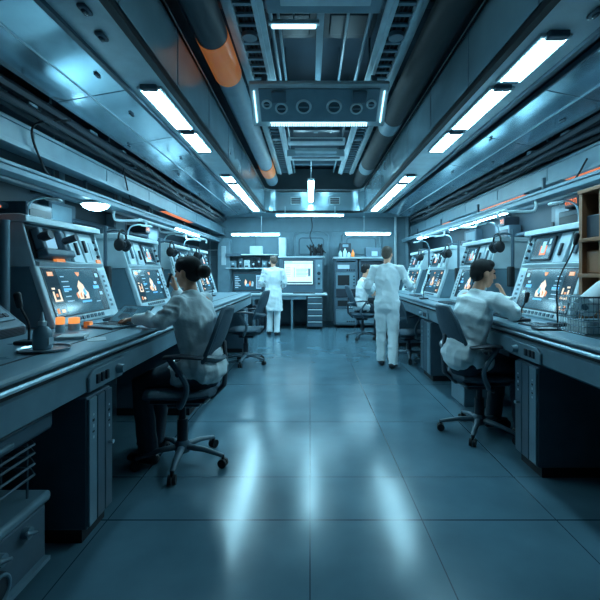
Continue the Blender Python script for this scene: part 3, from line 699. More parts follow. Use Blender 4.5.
# ---------------------------------------------------------------- office chairs
def make_chair(name, label, loc, rz, H=.60, arms=True):
    t = thing(name, label, 'chair', loc, rz, 'swivel office chairs')
    # seat: rounded cushion, faces +X
    b = MB()
    b.loft([(-.23, 0, H - .045), (-.1, 0, H - .05), (.1, 0, H - .045), (.22, 0, H - .055)], [(.21, .045), (.245, .05), (.25, .05), (.22, .042)], (0, 1, 0), 24)
    b.build('seat', FABRIC, t)
    MB().loft([(-.2, 0, H - .10), (.18, 0, H - .10)], [(.2, .025), (.2, .025)], (0, 1, 0), 20).build('seat_pan', CHAIRP, t)
    # backrest shell: curved panel leaning back
    vs = []; fs = []; nu, nv = 9, 9
    for th in (0, 1):
        for i in range(nv):
            v = i / (nv - 1); z = H + .13 + v * .42; hw = .20 + .035 * math.sin(v * math.pi) - .03 * v
            if v > .7: hw *= 1 - .32 * ((v - .7) / .3) ** 2
            for j in range(nu):
                u = -1 + 2 * j / (nu - 1)
                x = -.20 - .15 * v ** 1.2 - .02 * math.sin(v * 3.1) + .05 * u * u - th * .035
                vs.append((x, u * hw, z))
    o = nu * nv
    for i in range(nv - 1):
        for j in range(nu - 1):
            a = i * nu + j; fs += [(a, a + 1, a + nu + 1, a + nu), (o + a, o + a + nu, o + a + nu + 1, o + a + 1)]
    for i in range(nv - 1): fs += [(i * nu, (i + 1) * nu, o + (i + 1) * nu, o + i * nu), (i * nu + nu - 1, o + i * nu + nu - 1, o + (i + 1) * nu + nu - 1, (i + 1) * nu + nu - 1)]
    for j in range(nu - 1): fs += [(j, o + j, o + j + 1, j + 1), ((nv - 1) * nu + j, (nv - 1) * nu + j + 1, o + (nv - 1) * nu + j + 1, o + (nv - 1) * nu + j)]
    MB().add(vs, fs).build('backrest', FABRIC, t, bevel=.01)
    fp = []
    for i in range(nv): fp.append(V(vs[i * nu]) + V((-.018, -.004, 0)))
    top = [V(vs[(nv - 1) * nu + j]) + V((-.018, 0, .004)) for j in range(1, nu - 1)]
    rt = [V(vs[i * nu + nu - 1]) + V((-.018, .004, 0)) for i in range(nv - 1, -1, -1)]
    MB().tube(fp + top + rt, .016, 8).build('back_frame', CHAIRP, t)
    MB().tube([(-.21, -.215, H + .22), (-.275, -.15, H + .2), (-.305, 0, H + .19), (-.275, .15, H + .2), (-.21, .215, H + .22)], .026, 8, smooth=4).build('lumbar_band', CHAIRP, t)
    MB().loft([(-.08, 0, H - .11), (-.22, 0, H - .11), (-.31, 0, H - .02), (-.32, 0, H + .12), (-.31, 0, H + .3)], [(.05, .018), (.05, .018), (.045, .02), (.04, .018), (.03, .014)], (0, 1, 0), 12).build('back_stem', DARK, t)
    if arms:
        for e in (-1, 1):
            a = MB().loft([(-.2, e * .29, H + .235), (-.06, e * .295, H + .25), (.05, e * .285, H + .24)], [(.034, .014), (.045, .016), (.036, .013)], (0, 1, 0), 14).build('armrest', DARK, t)
            MB().tube([(-.02, e * .18, H - .10), (-.06, e * .29, H - .09), (-.1, e * .30, H + .05), (.02, e * .295, H + .235)], .02, 8, smooth=5).build('arm_support', CHAIRP, a)
    MB().box((-.02, 0, H - .14), (.24, .14, .06)).build('tilt_mechanism', DARK, t, bevel=.015)
    MB().tube([(.0, -.05, H - .14), (.02, -.24, H - .15)], .008).build('height_lever', DARK, t)
    MB().cyl((0, 0, .13), (0, 0, H - .13), .026).cyl((0, 0, .1), (0, 0, H * .55), .04).build('gas_column', DARK, t)
    MB().lathe([(.05, .085), (.06, .1), (.055, .15), (.035, .18)]).build('hub', CHAIRP, t)
    for k in range(5):
        a = 2 * math.pi * k / 5 + .35; c, s_ = math.cos(a), math.sin(a)
        lg = MB().loft([(c * .04, s_ * .04, .125), (c * .18, s_ * .18, .115), (c * .32, s_ * .32, .085)], [(.03, .022), (.024, .018), (.018, .014)], (-s_, c, 0), 12).build('leg', CHAIRP, t)
        b = MB(); ax = V((-s_, c, 0)); p = V((c * .325, s_ * .325, .032))
        for e in (-1, 1): b.cyl(p + ax * e * .006, p + ax * e * .026, .032, n=16)
        b.cyl(p + V((0, 0, .02)), p + V((0, 0, .062)), .011); b.build('caster', BLACK, lg)
    return t
ch = make_chair('office_chair', 'swivel chair the woman at the left counter sits on', (-.95, 3.13, 0), math.atan2(-.05, -1), .60)
cm = make_chair('office_chair', 'swivel chair the seated man at the right counter sits on', (1.49, 3.70, 0), math.atan2(.06, 1), .57)
dup(cm, (-1.0, 6.55, 0), math.atan2(.15, -.98), 'empty swivel chair at the left counter beyond the seated woman')
make_chair('office_chair', 'empty swivel chair at the right counter behind the standing man', (1.6, 6.8, 0), math.atan2(.4, .9), .49)
dup(cm, (1.12, 8.95, 0), math.atan2(.1, 1), 'swivel chair of the seated person far back, left of the standing man')
# ---------------------------------------------------------------- people
def hand(mb, w, d, nrm, curl=.5, sgn=1):
    """w wrist, d direction of fingers, nrm back-of-hand normal"""
    d = V(d).normalized(); nrm = V(nrm); nrm = (nrm - d * nrm.dot(d)).normalized(); sd = d.cross(nrm) * sgn
    w = V(w)
    mb.loft([w - d * .02, w + d * .03, w + d * .085], [(.025, .021), (.036, .018), (.04, .015)], sd, 12)
    for k, (off, ln) in enumerate(((.03, .068), (.011, .078), (-.009, .072), (-.028, .056))):
        p = w + d * .085 + sd * off; dd = d.copy(); pts = [p - d * .02]; r = .0095
        for j in range(3):
            pts.append(p.copy()); p = p + dd * (ln * (.42, .33, .25)[j]); dd = (dd - nrm * curl * (.5 + .25 * j)).normalized()
        pts.append(p); mb.loft(pts, [r, r, r * .95, r * .9, r * .8], sd, 8)
    p = w + d * .025 + sd * .03; td = (d * .75 + sd * .6 - nrm * .3).normalized()
    mb.loft([p - td * .02, p + td * .03, p + (td + d * .2).normalized() * .062], [.013, .0115, .009], nrm, 8)
def head(mb, c, f, up):
    """c head centre, f facing"""
    f = V(f).normalized(); up = V(up); up = (up - f * up.dot(f)).normalized(); r = f.cross(up)
    M = frame_m(V(c), r, f, up)
    mb.ell((0, -.012, .028), (.074, .096, .088), 20, 14, m=M)
    mb.ell((0, .02, -.035), (.062, .07, .078), 18, 12, m=M)
    mb.ell((0, .045, -.085), (.036, .035, .03), 14, 10, m=M)
    mb.loft([(0, .088, .02), (0, .104, -.01), (0, .108, -.028)], [(.009, .01), (.012, .012), (.016, .011)], (1, 0, 0), 10, m=M)
    mb.ell((0, .084, -.062), (.024, .012, .011), 12, 8, m=M)
    mb.ell((0, .08, .03), (.05, .014, .012), 12, 8, m=M)
    for e in (-1, 1): mb.ell((e * .076, -.01, -.01), (.011, .02, .033), 10, 8, m=M)
    return M
from mathutils import noise
def wrinkle(o, amp=.007, fr=7.0, st=.35):
    me = o.data; me.update()
    ns = [v.normal.copy() for v in me.vertices]
    for v, n in zip(me.vertices, ns):
        p = v.co
        q = V((p.x * fr, p.y * fr, p.z * fr * st)); q2 = V((p.x * fr * .6 + 9, p.y * fr * .6, p.z * fr * 1.5 + p.x * 6))
        a = noise.noise(q); c = noise.noise(q2)
        v.co = p + n * amp * (1 - abs(a) * 2.6 + .9 * c)
    me.update()
def person(label, J, hairm, cloth=CLOTH, legm=TROUS, bun=False, coat_len=None, shoes=SHOE, scale=1.0, seated=False, glasses=False, origin=None, voxel=.0075, coverall=False):
    """J: joints in world coordinates"""
    o = V(origin if origin else (J['pelvis'][0], J['pelvis'][1], 0))
    t = thing('person', label, 'person', o)
    K = {k: (V(v) - o if k not in ('face', 'side', 'hl', 'hr', 'nl', 'nr') else V(v)) for k, v in J.items() if k != 'curl'}
    side = K['side'].normalized(); pel, ch_, nk, hd = K['pelvis'], K['chest'], K['neck'], K['head']
    wst = pel.lerp(ch_, .45); up = (nk - ch_).normalized()
    tor = [pel - (ch_ - pel).normalized() * .06, pel, wst, ch_, nk - up * .06, nk - up * .01]
    trad = [(.15, .10), (.165, .115), (.145, .105), (.175, .122), (.165, .095), (.075, .065)]
    b = MB()
    b.loft(tor, trad, side, 20)
    b.loft([nk - up * .06, nk, hd - V((0, 0, .06)) - K['face'] * .015], [.06, .052, .05], side, 14)
    HM = head(b, hd, K['face'], V((0, 0, 1)))
    for e, S in (('l', -1), ('r', 1)):
        sh = K['sh' + e]; el = K['el' + e]; wr = K['wr' + e]
        b.loft([nk.lerp(sh, .4) - V((0, 0, .02)), sh, sh.lerp(el, .5), el, el.lerp(wr, .35), wr], [.05, .056, .047, .039, .038, .026], side if abs((el - sh).normalized().dot(side)) < .9 else V((0, 0, 1)), 14)
        hand(b, wr, K.get('h' + e, (wr - el)), K.get('n' + e, V((0, 0, 1))), J.get('curl', .5), S)
        hp = K['hip' + e]; kn = K['kn' + e]; an = K['an' + e]
        b.loft([hp, hp.lerp(kn, .5), kn, kn.lerp(an, .35), an, an - V((0, 0, .04))], [.088, .076, .058, .056, .04, .042], side, 14)
        toe = K['toe' + e]; fl = V((toe.x - an.x, toe.y - an.y, 0)).normalized()
        fz = V((an.x, an.y, an.z - .055))
        b.loft([fz - fl * .05, fz + fl * .05, fz + fl * .14], [(.035, .03), (.04, .028), (.036, .018)], fl.cross(V((0, 0, 1))), 12)
    b.build('body', SKIN, t, remesh=voxel, smooth_it=3)
    # eyes, glasses
    eb = MB()
    for e in (-1, 1): eb.ell((e * .03, .083, .012), (.012, .008, .006), 10, 8, m=HM)
    eb.build('eyes', BLACK, t)
    if glasses:
        g = MB()
        for e in (-1, 1): g.torus((e * .034, .1, .012), .024, .0025, 'y', 18, 6, m=HM); g.tube([(e * .058, .1, .016), (e * .08, .0, .018)], .0025, 6, m=HM)
        g.tube([(-.01, .102, .015), (.01, .102, .015)], .0025, 6, m=HM); g.build('glasses', BLACK, t)
    # hair
    hb = MB()
    hb.ell((0, -.022, .042), (.081, .098, .088), 20, 14, m=HM)
    hb.ell((0, -.055, .0), (.074, .062, .075), 18, 12, m=HM)
    hb.ell((0, .03, .085), (.068, .055, .042), 16, 10, m=HM)
    if bun:
        hb.ell((0, -.15, .0), (.052, .05, .05), 16, 12, m=HM); hb.ell((0, -.1, .01), (.045, .05, .045), 12, 8, m=HM)
        for e in (-1, 1): hb.ell((e * .06, .01, .05), (.03, .055, .05), 12, 8, m=HM)
    hb.build('hair', hairm, t, remesh=.008, smooth_it=2)
    # upper garment
    c = MB(); f = V((K['face'].x, K['face'].y, 0)).normalized(); fw = V((0, 0, 1)).cross(side); fw = fw if fw.dot(f) > 0 else -fw
    c.loft(tor[1:], [(a + .017, q + .018) for a, q in trad[1:-1]] + [(.085, .075)], side, 22)
    c.loft([nk - up * .05, nk + up * .005, nk + up * .03], [(.085, .08), (.072, .068), (.066, .064)], side, 18, round_ends=False)     # collar
    for e in 'lr':
        sh = K['sh' + e]; el = K['el' + e]; wr = K['wr' + e]; x = wr.lerp(el, .12)
        pts = [nk.lerp(sh, .35) - V((0, 0, .03)), sh, sh.lerp(el, .5), el, el.lerp(wr, .4), x]
        c.loft(pts, [.066, .070, .060, .053, .050, .042], side if abs((el - sh).normalized().dot(side)) < .9 else V((0, 0, 1)), 16)
        rd = random.Random(hash(label) % 97 if False else len(label))
        for q in range(5):                                        # sleeve folds
            a = el.lerp(wr, .1 + .15 * q) if q % 2 else el.lerp(sh, .1 + .14 * q)
            dirn = ((wr - el) if q % 2 else (sh - el)).normalized(); p = dirn.orthogonal().normalized()
            ang = rd.uniform(0, 6.28); p = Matrix.Rotation(ang, 3, dirn) @ p; s2 = dirn.cross(p)
            c.loft([a + p * .05 - s2 * .04 - dirn * .02, a + p * .058, a + p * .05 + s2 * .04 + dirn * .02], [.014, .020, .014], dirn, 8)
    if coat_len is not None:
        if seated:
            for e in 'lr':
                hp = K['hip' + e]; kn = K['kn' + e]; c.loft([hp, hp.lerp(kn, .3)], [(.112, .1), (.10, .09)], side, 16)
            bk = pel - fw * .06
            c.loft([pel + V((0, 0, .1)) - fw * .02, bk - V((0, 0, .02))], [(.18, .13), (.188, .125)], side, 16)
        else:
            zb = coat_len
            c.loft([pel + V((0, 0, .08)), pel - V((0, 0, .1)), V((pel.x, pel.y, (pel.z + zb) / 2)), V((pel.x, pel.y, zb))], [(.185, .14), (.195, .15), (.205, .155), (.215, .16)], side, 22, round_ends=False)
    lm = c if coverall else MB()
    for e in 'lr':
        hp = K['hip' + e]; kn = K['kn' + e]; an = K['an' + e]
        lm.loft([hp + (V((0, 0, .05)) if not seated else V((0, 0, 0))), hp.lerp(kn, .5), kn, kn.lerp(an, .5), an + V((0, 0, .02)), an - V((0, 0, .025))], [.105, .092, .075, .07, .066, .070], side, 16, round_ends=False)
    lm.loft([pel + V((0, 0, .08)), pel - V((0, 0, .09))], [(.165, .12), (.165, .125)], side, 18)
    if not coverall:
        wrinkle(lm.build('trousers', legm, t, remesh=.011, smooth_it=3), .006)
    wrinkle(c.build('coverall' if coverall else 'coat', cloth, t, remesh=.009, smooth_it=4), .009, 11, .5)
    for e in 'lr':
        an = K['an' + e]; toe = K['toe' + e]; fl = V((toe.x - an.x, toe.y - an.y, 0)).normalized(); fz = V((an.x, an.y, an.z - .052)); sd = fl.cross(V((0, 0, 1)))
        s_ = MB(); s_.loft([fz - fl * .055 + V((0, 0, .005)), fz + fl * .05 + V((0, 0, .004)), fz + fl * .15], [(.042, .04), (.048, .037), (.042, .026)], sd, 14)
        s_.build('shoe', shoes, t)
    return t
def seated(pel, hv, chest, neck, headc, face, arms, label, hairm, **k):
    h = V(hv).normalized(); r = V((h.y, -h.x, 0)); p = V(pel); J = dict(pelvis=p, chest=chest, neck=neck, head=headc, face=V(face).normalized(), side=r)
    n = V(neck)
    J['shl'] = arms.get('shl', n - r * .185 - V((0, 0, .045))); J['shr'] = arms.get('shr', n + r * .185 - V((0, 0, .045)))
    for q in ('ell', 'wrl', 'elr', 'wrr', 'hl', 'hr', 'nl', 'nr'):
        if q in arms: J[q] = V(arms[q])
    for e, s in (('l', -1), ('r', 1)):
        J['hip' + e] = p + r * s * .095 + h * .02 - V((0, 0, .0)); kn = p + r * s * .12 + h * .43; kn.z = .60; J['kn' + e] = kn
        an = kn + h * (.05 if s > 0 else -.06); an.z = .098; J['an' + e] = an; J['toe' + e] = an + h * .2
    if 'curl' in arms: J['curl'] = arms['curl']
    return person(label, J, hairm, coat_len=0, seated=True, **k)
seated((-.80, 3.10, .72), (-.96, .28, 0), (-.86, 3.13, 1.07), (-.89, 3.155, 1.245), (-.93, 3.19, 1.415), (-.93, .36, -.05),
       dict(ell=(-1.03, 2.93, 1.07), wrl=(-1.28, 3.06, 1.075), hl=(-.8, .5, -.1), nl=(0, 0, 1), shl=(-.93, 2.99, 1.19),
            elr=(-1.05, 3.45, 1.10), wrr=(-1.10, 3.46, 1.265), hr=(-.25, -.1, 1), nr=(.8, .5, 0), curl=.75),
       'person in white lab coat, black hair in a bun, seated at the left counter', HAIRB, bun=True)
seated((1.33, 3.62, .70), (.96, .22, 0), (1.40, 3.62, 1.05), (1.43, 3.61, 1.235), (1.49, 3.61, 1.405), (.99, .10, -.12),
       dict(elr=(1.63, 3.34, 1.075), wrr=(1.66, 3.58, 1.20), hr=(-.1, .6, .8), nr=(.9, -.2, .2), shr=(1.53, 3.42, 1.18),
            ell=(1.62, 3.92, 1.075), wrl=(1.76, 3.80, 1.08), hl=(.9, -.3, 0), nl=(0, 0, 1), curl=.8),
       'person in a white lab coat with short black hair, seated at the right counter', HAIRB)
seated((1.08, 8.95, .70), (1, .1, 0), (1.12, 8.96, 1.06), (1.15, 8.96, 1.27), (1.2, 8.96, 1.46), (1, .5, -.1),
       dict(elr=(1.4, 8.76, 1.08), wrr=(1.66, 8.82, 1.07), ell=(1.4, 9.15, 1.08), wrl=(1.66, 9.1, 1.07)),
       'person in white seated far back, half hidden behind the standing man', HAIRB)
# standing man at right
def standing(base, hv, label, hairm, H, arms, face, coat_len=None, step=.08, lean=.0, **k):
    h = V(hv).normalized(); r = V((h.y, -h.x, 0)); b0 = V(base); q = H / 1.78
    P = lambda x, y, z: b0 + r * x * q + h * y * q + V((0, 0, z * q))
    J = dict(pelvis=P(0, 0, .96), chest=P(0, .01 + lean, 1.30), neck=P(0, .0 + lean, 1.50), head=P(.0, .035 + lean * 1.4, 1.665), face=V(face).normalized(), side=r)
    J['shl'] = P(-.195, lean, 1.445); J['shr'] = P(.195, lean, 1.445)
    for n, v in arms.items(): J[n] = P(*v) if n[:2] in ('el', 'wr') else (r * v[0] + h * v[1] + V((0, 0, v[2])))
    for e, s in (('l', -1), ('r', 1)):
        J['hip' + e] = P(s * .085, 0, .93); J['kn' + e] = P(s * .09, .03 - s * step * .4, .50); J['an' + e] = P(s * .09, -s * step, .092); J['an' + e].z = .094; J['toe' + e] = J['an' + e] + h * .2 + r * s * .05
    return person(label, J, hairm, coat_len=coat_len, origin=base, **k)
standing((1.155, 6.3, 0), (.25, .97, 0), 'person in a white suit standing by the right counter, seen from behind', HAIRG, 1.80,
         dict(ell=(-.29, -.03, 1.17), wrl=(-.25, .19, 1.08), elr=(.33, .06, 1.20), wrr=(.34, .30, 1.17), hr=(.2, 1, -.1), nr=(0, 0, 1), hl=(.3, 1, -.1), nl=(-1, .1, .2)),
         (.5, .9, -.1), None, .10, coverall=True, glasses=True, lean=.02)
standing((-.83, 9.47, 0), (.05, 1, 0), 'person in a long white lab coat standing at the back desk, seen from behind', HAIRG, 1.78,
         dict(ell=(-.27, .0, 1.17), wrl=(-.2, .22, 1.08), elr=(.27, .0, 1.17), wrr=(.2, .22, 1.08), hr=(-.3, 1, 0), nr=(1, 0, .2), hl=(.3, 1, 0), nl=(-1, 0, .2)),
         (-.35, 1, -.15), .55, .04, legm=CLOTH)
# ---------------------------------------------------------------- things on the left counter
t = thing('steel_tray', 'round steel tray under the squeeze bottle on the left counter', 'tray', (-1.36, 2.15, ZT))
MB().lathe([(.09, 0), (.115, .004), (.122, .014), (.117, .014), (.108, .007), (.01, .006)], n=36).build('dish', STEEL, t)
t = thing('squeeze_bottle', 'grey squeeze bottle with a nozzle standing on the round tray', 'bottle', (-1.37, 2.15, ZT + .0065))
MB().lathe([(.04, 0), (.044, .006), (.044, .075), (.038, .10), (.018, .118), (.016, .125)]).build('flask', MID, t)
MB().lathe([(.02, .12), (.02, .14), (.012, .145), (.006, .175), (.003, .19)]).build('nozzle', PALE, t)
MB().bb((.0435, -.02, .025), (.0455, .02, .06)).build('flask_label', LABEL, t)
for x, y, r, h, l in ((-1.665, 2.80, .028, .10, 'taller amber cup before the near left screen'), (-1.64, 2.92, .036, .085, 'wider amber and white cup before the near left screen')):
    t = thing('amber_cup', l, 'lamp', (x, y, ZT))  # plain amber cup, not a lamp, its glow is added emission
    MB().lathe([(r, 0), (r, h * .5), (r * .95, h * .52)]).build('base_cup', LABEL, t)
    MB().lathe([(r * .95, h * .5), (r, h * .6), (r, h * .95), (r * .7, h)]).build('glowing_top', AMBER, t)
t = thing('amber_block', 'small orange block beside the amber cups on the left counter', 'block', (-1.60, 3.03, ZT)); MB().bb((-.02, -.03, 0), (.02, .03, .045)).build('body', ORPAINT, t, bevel=.006); MB().bb((.0201, -.02, .01), (.022, .02, .035)).build('front_label', AMBER, t)
t = thing('notepad', 'white notepad lying by the round tray on the left counter', 'notepad', (-1.45, 2.54, ZT), .3)
MB().bb((-.09, -.07, 0), (.09, .07, .018)).build('pages', PAPER, t, bevel=.004); MB().bb((-.09, -.07, .018), (-.06, .07, .02)).build('binding', DEEP, t)
tag(MB(Matrix.Translation((-1.27, 2.5, ZT)) @ Matrix.Rotation(.5, 4, 'Z')).bb((-.05, -.08, .0), (.05, .08, .002)).build('paper_sheet', PAPER), 'small white sheet of paper near the left counter edge', 'paper')
t = thing('laptop', 'open dark laptop by the hand of the seated woman', 'laptop', (-1.46, 3.06, ZT), R(-25))
MB().bb((-.16, -.11, .002), (.16, .11, .018)).build('base', MID, t, bevel=.004)
b = MB()
for i in range(5):
    for j in range(12): b.bb((-.145 + j * .0242, -.02 + i * .022, .018), (-.125 + j * .0242, -.003 + i * .022, .0205))
b.build('keys', DARK, t)
MB().bb((-.045, -.095, .018), (.045, -.035, .0188)).build('touchpad', DEEP, t)
ML = frame_m(V((0, .112, .016)), V((1, 0, 0)), V((0, .80, .60)), V((0, -.60, .80)))
l_ = MB(ML).bb((-.16, 0, -.008), (.16, .2, .0)).build('lid', DARK, t, bevel=.003)
MB(ML).bb((-.15, .012, 0), (.15, .19, .0012)).build('screen', SCREEN, l_)
MB(ML).bb((-.1, .12, .0012), (.02, .16, .002)).build('screen_window', SCRB, l_); MB(ML).bb((-.1, .05, .0012), (.0, .1, .002)).build('screen_window', DEEP, l_)
def keyboard(x, y, rz, label, w=.4, d=.14):
    t = thing('keyboard', label, 'keyboard', (x, y, ZT), rz, 'keyboards on the counters')
    MB().bb((-d / 2, -w / 2, 0), (d / 2, w / 2, .018)).build('case', DEEP, t, bevel=.004)
    b = MB(); n = int(w / .027)
    for i in range(5):
        for j in range(n): b.bb((-d / 2 + .01 + i * .025, -w / 2 + .012 + j * .0262, .018), (-d / 2 + .03 + i * .025, -w / 2 + .033 + j * .0262, .023))
    b.build('keys', DARK, t)
keyboard(-1.62, 3.62, 0, 'keyboard before the near left screen, behind the laptop')
keyboard(-1.6, 4.95, 0, 'keyboard before the screen the seated woman faces')
keyboard(-1.6, 6.4, 0, 'keyboard before the third left console')
keyboard(1.74, 3.72, 0, 'keyboard before the near right screen')
keyboard(1.76, 5.35, 0, 'keyboard before the second right console')
keyboard(1.76, 7.0, 0, 'keyboard before the third right console beside the standing man')
def mic(s, x, y, h, label, tall=False):
    t = thing('desk_microphone', label, 'microphone', (x, y, ZT))
    MB().bb((-.06, -.045, 0), (.06, .045, .022)).build('base', DARK, t, bevel=.008)
    MB().tube([(0, 0, .015), (0, 0, h * .5), (s * .06 * h / .4, -.005, h * .85), (s * .10 * h / .5, -.01, h)], .006, 8, smooth=6).build('stem', BLACK, t)
    MB().loft([(s * .10 * h / .5, -.01, h - .01), (s * (.10 * h / .5 + .012), -.012, h + .055)], [.016, .02], (0, 1, 0), 14).build('microphone_head', BLACK, t)
mic(1, 1.84, 3.12, .62, 'tall gooseneck microphone at the near right console'); mic(1, 1.72, 3.42, .17, 'short gooseneck microphone before the near right screen')
mic(1, 1.8, 4.78, .3, 'gooseneck microphone between the first and second right consoles'); mic(1, 1.68, 6.2, .3, 'gooseneck microphone between the second and third right consoles')
mic(-1, -1.56, 2.33, .22, 'black gooseneck microphone at the left picture edge'); mic(-1, -1.62, 6.95, .3, 'gooseneck microphone past the seated woman')
for x, y, rz, l in ((1.70, 3.14, .15, 'thin dark tablet on the right counter before the wire basket'), (1.65, 2.92, -.1, 'thin dark tablet lying nearest the wire basket')):
    t = thing('tablet', l, 'tablet', (x, y, ZT), rz); MB().bb((-.09, -.13 if rz > 0 else -.06, 0), (.09, .10 if rz > 0 else .05, .012)).build('case', DARK, t, bevel=.004); MB().bb((-.08, -.12 if rz > 0 else -.05, .012), (.08, .09 if rz > 0 else .04, .013)).build('glass', GLASSM, t)
# wire basket with papers
t = thing('wire_basket', 'chrome wire basket on the right counter at the picture edge', 'basket', (1.86, 2.78, ZT))
b = MB(); X0, X1, Y0b, Y1b, Hh = -.15, .15, -.16, .11, .24
for z in (.01, .055, .1, .15, .2, Hh): b.tube([(X0, Y0b, z), (X1, Y0b, z), (X1, Y1b, z), (X0, Y1b, z), (X0, Y0b, z)], .003 if z < Hh else .006, 6)
for i in range(11):
    x = X0 + (X1 - X0) * i / 10; b.tube([(x, Y0b, Hh), (x, Y0b, .008), (x, Y1b, .008), (x, Y1b, Hh)], .0025, 5)
for i in range(11):
    y = Y0b + (Y1b - Y0b) * i / 10; b.tube([(X0, y, Hh), (X0, y, .008), (X1, y, .008), (X1, y, Hh)], .0025, 5)
b.build('wire_mesh', WIRE, t)
t = thing('paper_roll', 'thick white roll of paper lying in the wire basket', 'paper roll', (1.86, 2.76, ZT + .085))
MB().cyl((-.1, -.07, .09), (.11, .04, .2), .068).build('roll', PAPER, t); MB().cyl((-.104, -.072, .088), (-.1, -.07, .09), .022).build('core', DEEP, t)
t = thing('paper_stack', 'stack of papers standing at the bottom of the wire basket', 'papers', (1.86, 2.765, ZT + .012)); MB().bb((-.12, -.12, 0), (.12, .08, .07)).build('sheets', PAPER, t); MB().bb((-.12, -.12, .07), (.12, .08, .073)).build('cover', MID, t)
# chart recorder at left picture edge
t = thing('chart_recorder', 'dark grilled desk device on the left counter at the picture edge', 'device', (-1.98, 2.5, ZT))
MB().prism([(.16, 0), (.16, .06), (-.02, .2), (-.2, .2), (-.2, 0)], -.2, .2).build('case', DEEP, t, bevel=.012)
b = MB()
for i in range(6): b.box((.158, 0, .01 + i * .009 if False else .012 + .0085 * i), (.01, .34, .004))
b.build('grille', BLACK, t)
M = frame_m(V((.07, 0, .135)), V((0, 1, 0)), V((-.79, 0, .61)), V((.61, 0, .79))); MB(M).bb((-.15, -.06, 0), (.15, .06, .006)).build('control_panel', MID, t); 
b = MB(M); [b.bb((-.13 + .045 * i, -.03, .006), (-.1 + .045 * i, .0, .014)) for i in range(6)]; b.build('buttons', DARK, t)
t = thing('tubular_post', 'dark vertical tube rising from the left counter at the picture edge', 'post', (-2.05, 2.82, ZT)); MB().cyl((0, 0, 0), (0, 0, .75), .03).build('tube', MID, t); MB().lathe([(.06, 0), (.06, .02), (.03, .03)]).build('flange', DARK, t)
t = thing('edge_shelf', 'small wall tray with a glowing orange edge at the left picture edge', 'tray', (-2.1, 2.66, ZT + .82)); MB().bb((-.59, -.2, 0), (.05, .12, .03)).build('tray_plate', MID, t, bevel=.004); MB().bb((-.3, .121, .008), (.05, .127, .02)).build('glow_strip', AMBERD, t); MB().bb((.051, -.2, .008), (.056, .12, .02)).build('glow_strip', AMBERD, t)
MB().bb((-.59, -.06, -.8), (-.57, .0, 0)).build('bracket', DARK, t)
# handset in the woman's hand
tag(MB().loft([(-1.165, 3.44, 1.30), (-1.155, 3.43, 1.345), (-1.13, 3.42, 1.40)], [.013, .010, .014], (0, 1, 0), 12).build('radio_handset', BLACK), 'small black handset held up by the seated woman', 'handset')
# ---------------------------------------------------------------- under the left counter
t = thing('test_appliance', 'boxy appliance with lever knobs on the floor under the left counter', 'appliance', (-1.26, 1.55, 0))
MB().bb((0, -.5, .03), (-.6, .46, .33)).build('body', DEEP, t, bevel=.02)
MB().bb((.02, -.5, .33), (-.6, .47, .38)).build('top_cover', MID, t, bevel=.018)
for y in (-.4, .36): MB().bb((-.05, y - .04, 0), (-.55, y + .04, .03)).build('foot', BLACK, t)
for y, z in ((.3, .27), (.14, .26), (-.05, .27)):
    k = MB().cyl((0, y, z), (.03, y, z), .025).build('knob', MID, t); MB().loft([(.035, y - .03, z + .015), (.035, y + .035, z - .015)], [.009, .006], (1, 0, 0), 8).build('lever', STEEL, k)
k = MB().cyl((0, .12, .15), (.025, .12, .15), .065).build('dial', DARK, t); MB().torus((.026, .12, .15), .055, .008, 'x').build('dial_ring', MID, k)
MB().bb((0, -.2, .12), (.008, -.05, .24)).build('meter', BLACK, t)
MB().prism([(.03, .06), (.03, .08), (.0, .08), (.0, .06)], -.48, .44).build('lower_rail', MID, t)
t = thing('wire_rack', 'chrome wire rack above the appliance under the left counter', 'rack', (-1.28, 1.55, .38))
b = MB()
for z in (.10, .15, .20, .24): b.tube([(0, -.45, z), (0, .4, z), (-.06, .46, z), (-.45, .46, z)], .006, 6)
for y in (-.4, 0, .38): b.tube([(-.02, y, 0), (-.02, y, .25)], .006, 6)
for x in (-.2, -.42): b.tube([(x, .46, 0), (x, .46, .25)], .006, 6)
b.build('rods', DEEP, t)
t = thing('shallow_cabinet', 'dark shallow cabinet hung under the left counter above the wire rack', 'cabinet', (-1.25, 1.55, .66)); MB().bb((0, -.5, 0), (-.6, .5, .095)).build('drawer_box', DEEP, t, bevel=.02); MB().bb((0, -.2, .03), (.02, .2, .05)).build('pull', MID, t, bevel=.005); MB().bb((-.2, -.48, .095), (-.55, .48, .221)).build('hanger_plate', DARK, t)
t = thing('storage_box', 'small grey box on the floor under the right counter, beyond the seated man', 'box', (1.78, 4.62, 0)); MB().bb((-.16, -.2, 0), (.2, .2, .32)).build('carton', MID, t, bevel=.01); MB().bb((-.165, -.1, .2), (-.16, .1, .28)).build('front_label', LABEL, t)
# ---------------------------------------------------------------- back of the room
t = thing('back_desk', 'long pale desk along the back wall', 'desk', (-.95, 10.35, 0))
MB().bb((-1.45, 0, .84), (1.38, .85, .885)).build('desktop', PALE, t, bevel=.008)
MB().bb((-1.4, .03, .74), (.85, .06, .84)).build('front_rail', MID, t)
for x in (-1.4, -.45, .5): MB().bb((x - .025, .05, 0), (x + .025, .8, .84)).build('leg_panel', MID, t, bevel=.005)
MB().bb((-1.4, .78, .1), (.85, .8, .8)).build('modesty_panel', DEEP, t)
t = thing('drawer_cabinet', 'dark five drawer cabinet under the right end of the back desk', 'cabinet', (.12, 10.37, 0))
MB().bb((-.2, .02, .05), (.2, .7, .835)).build('carcass', DARK, t)
for k in range(5):
    d = MB().bb((-.19, -.0, .07 + k * .152), (.19, .02, .205 + k * .152)).build('drawer', DEEP, t, bevel=.004)
    MB().bb((-.17, -.025, .175 + k * .152), (.17, 0, .195 + k * .152)).build('pull', PALE, d, bevel=.003)
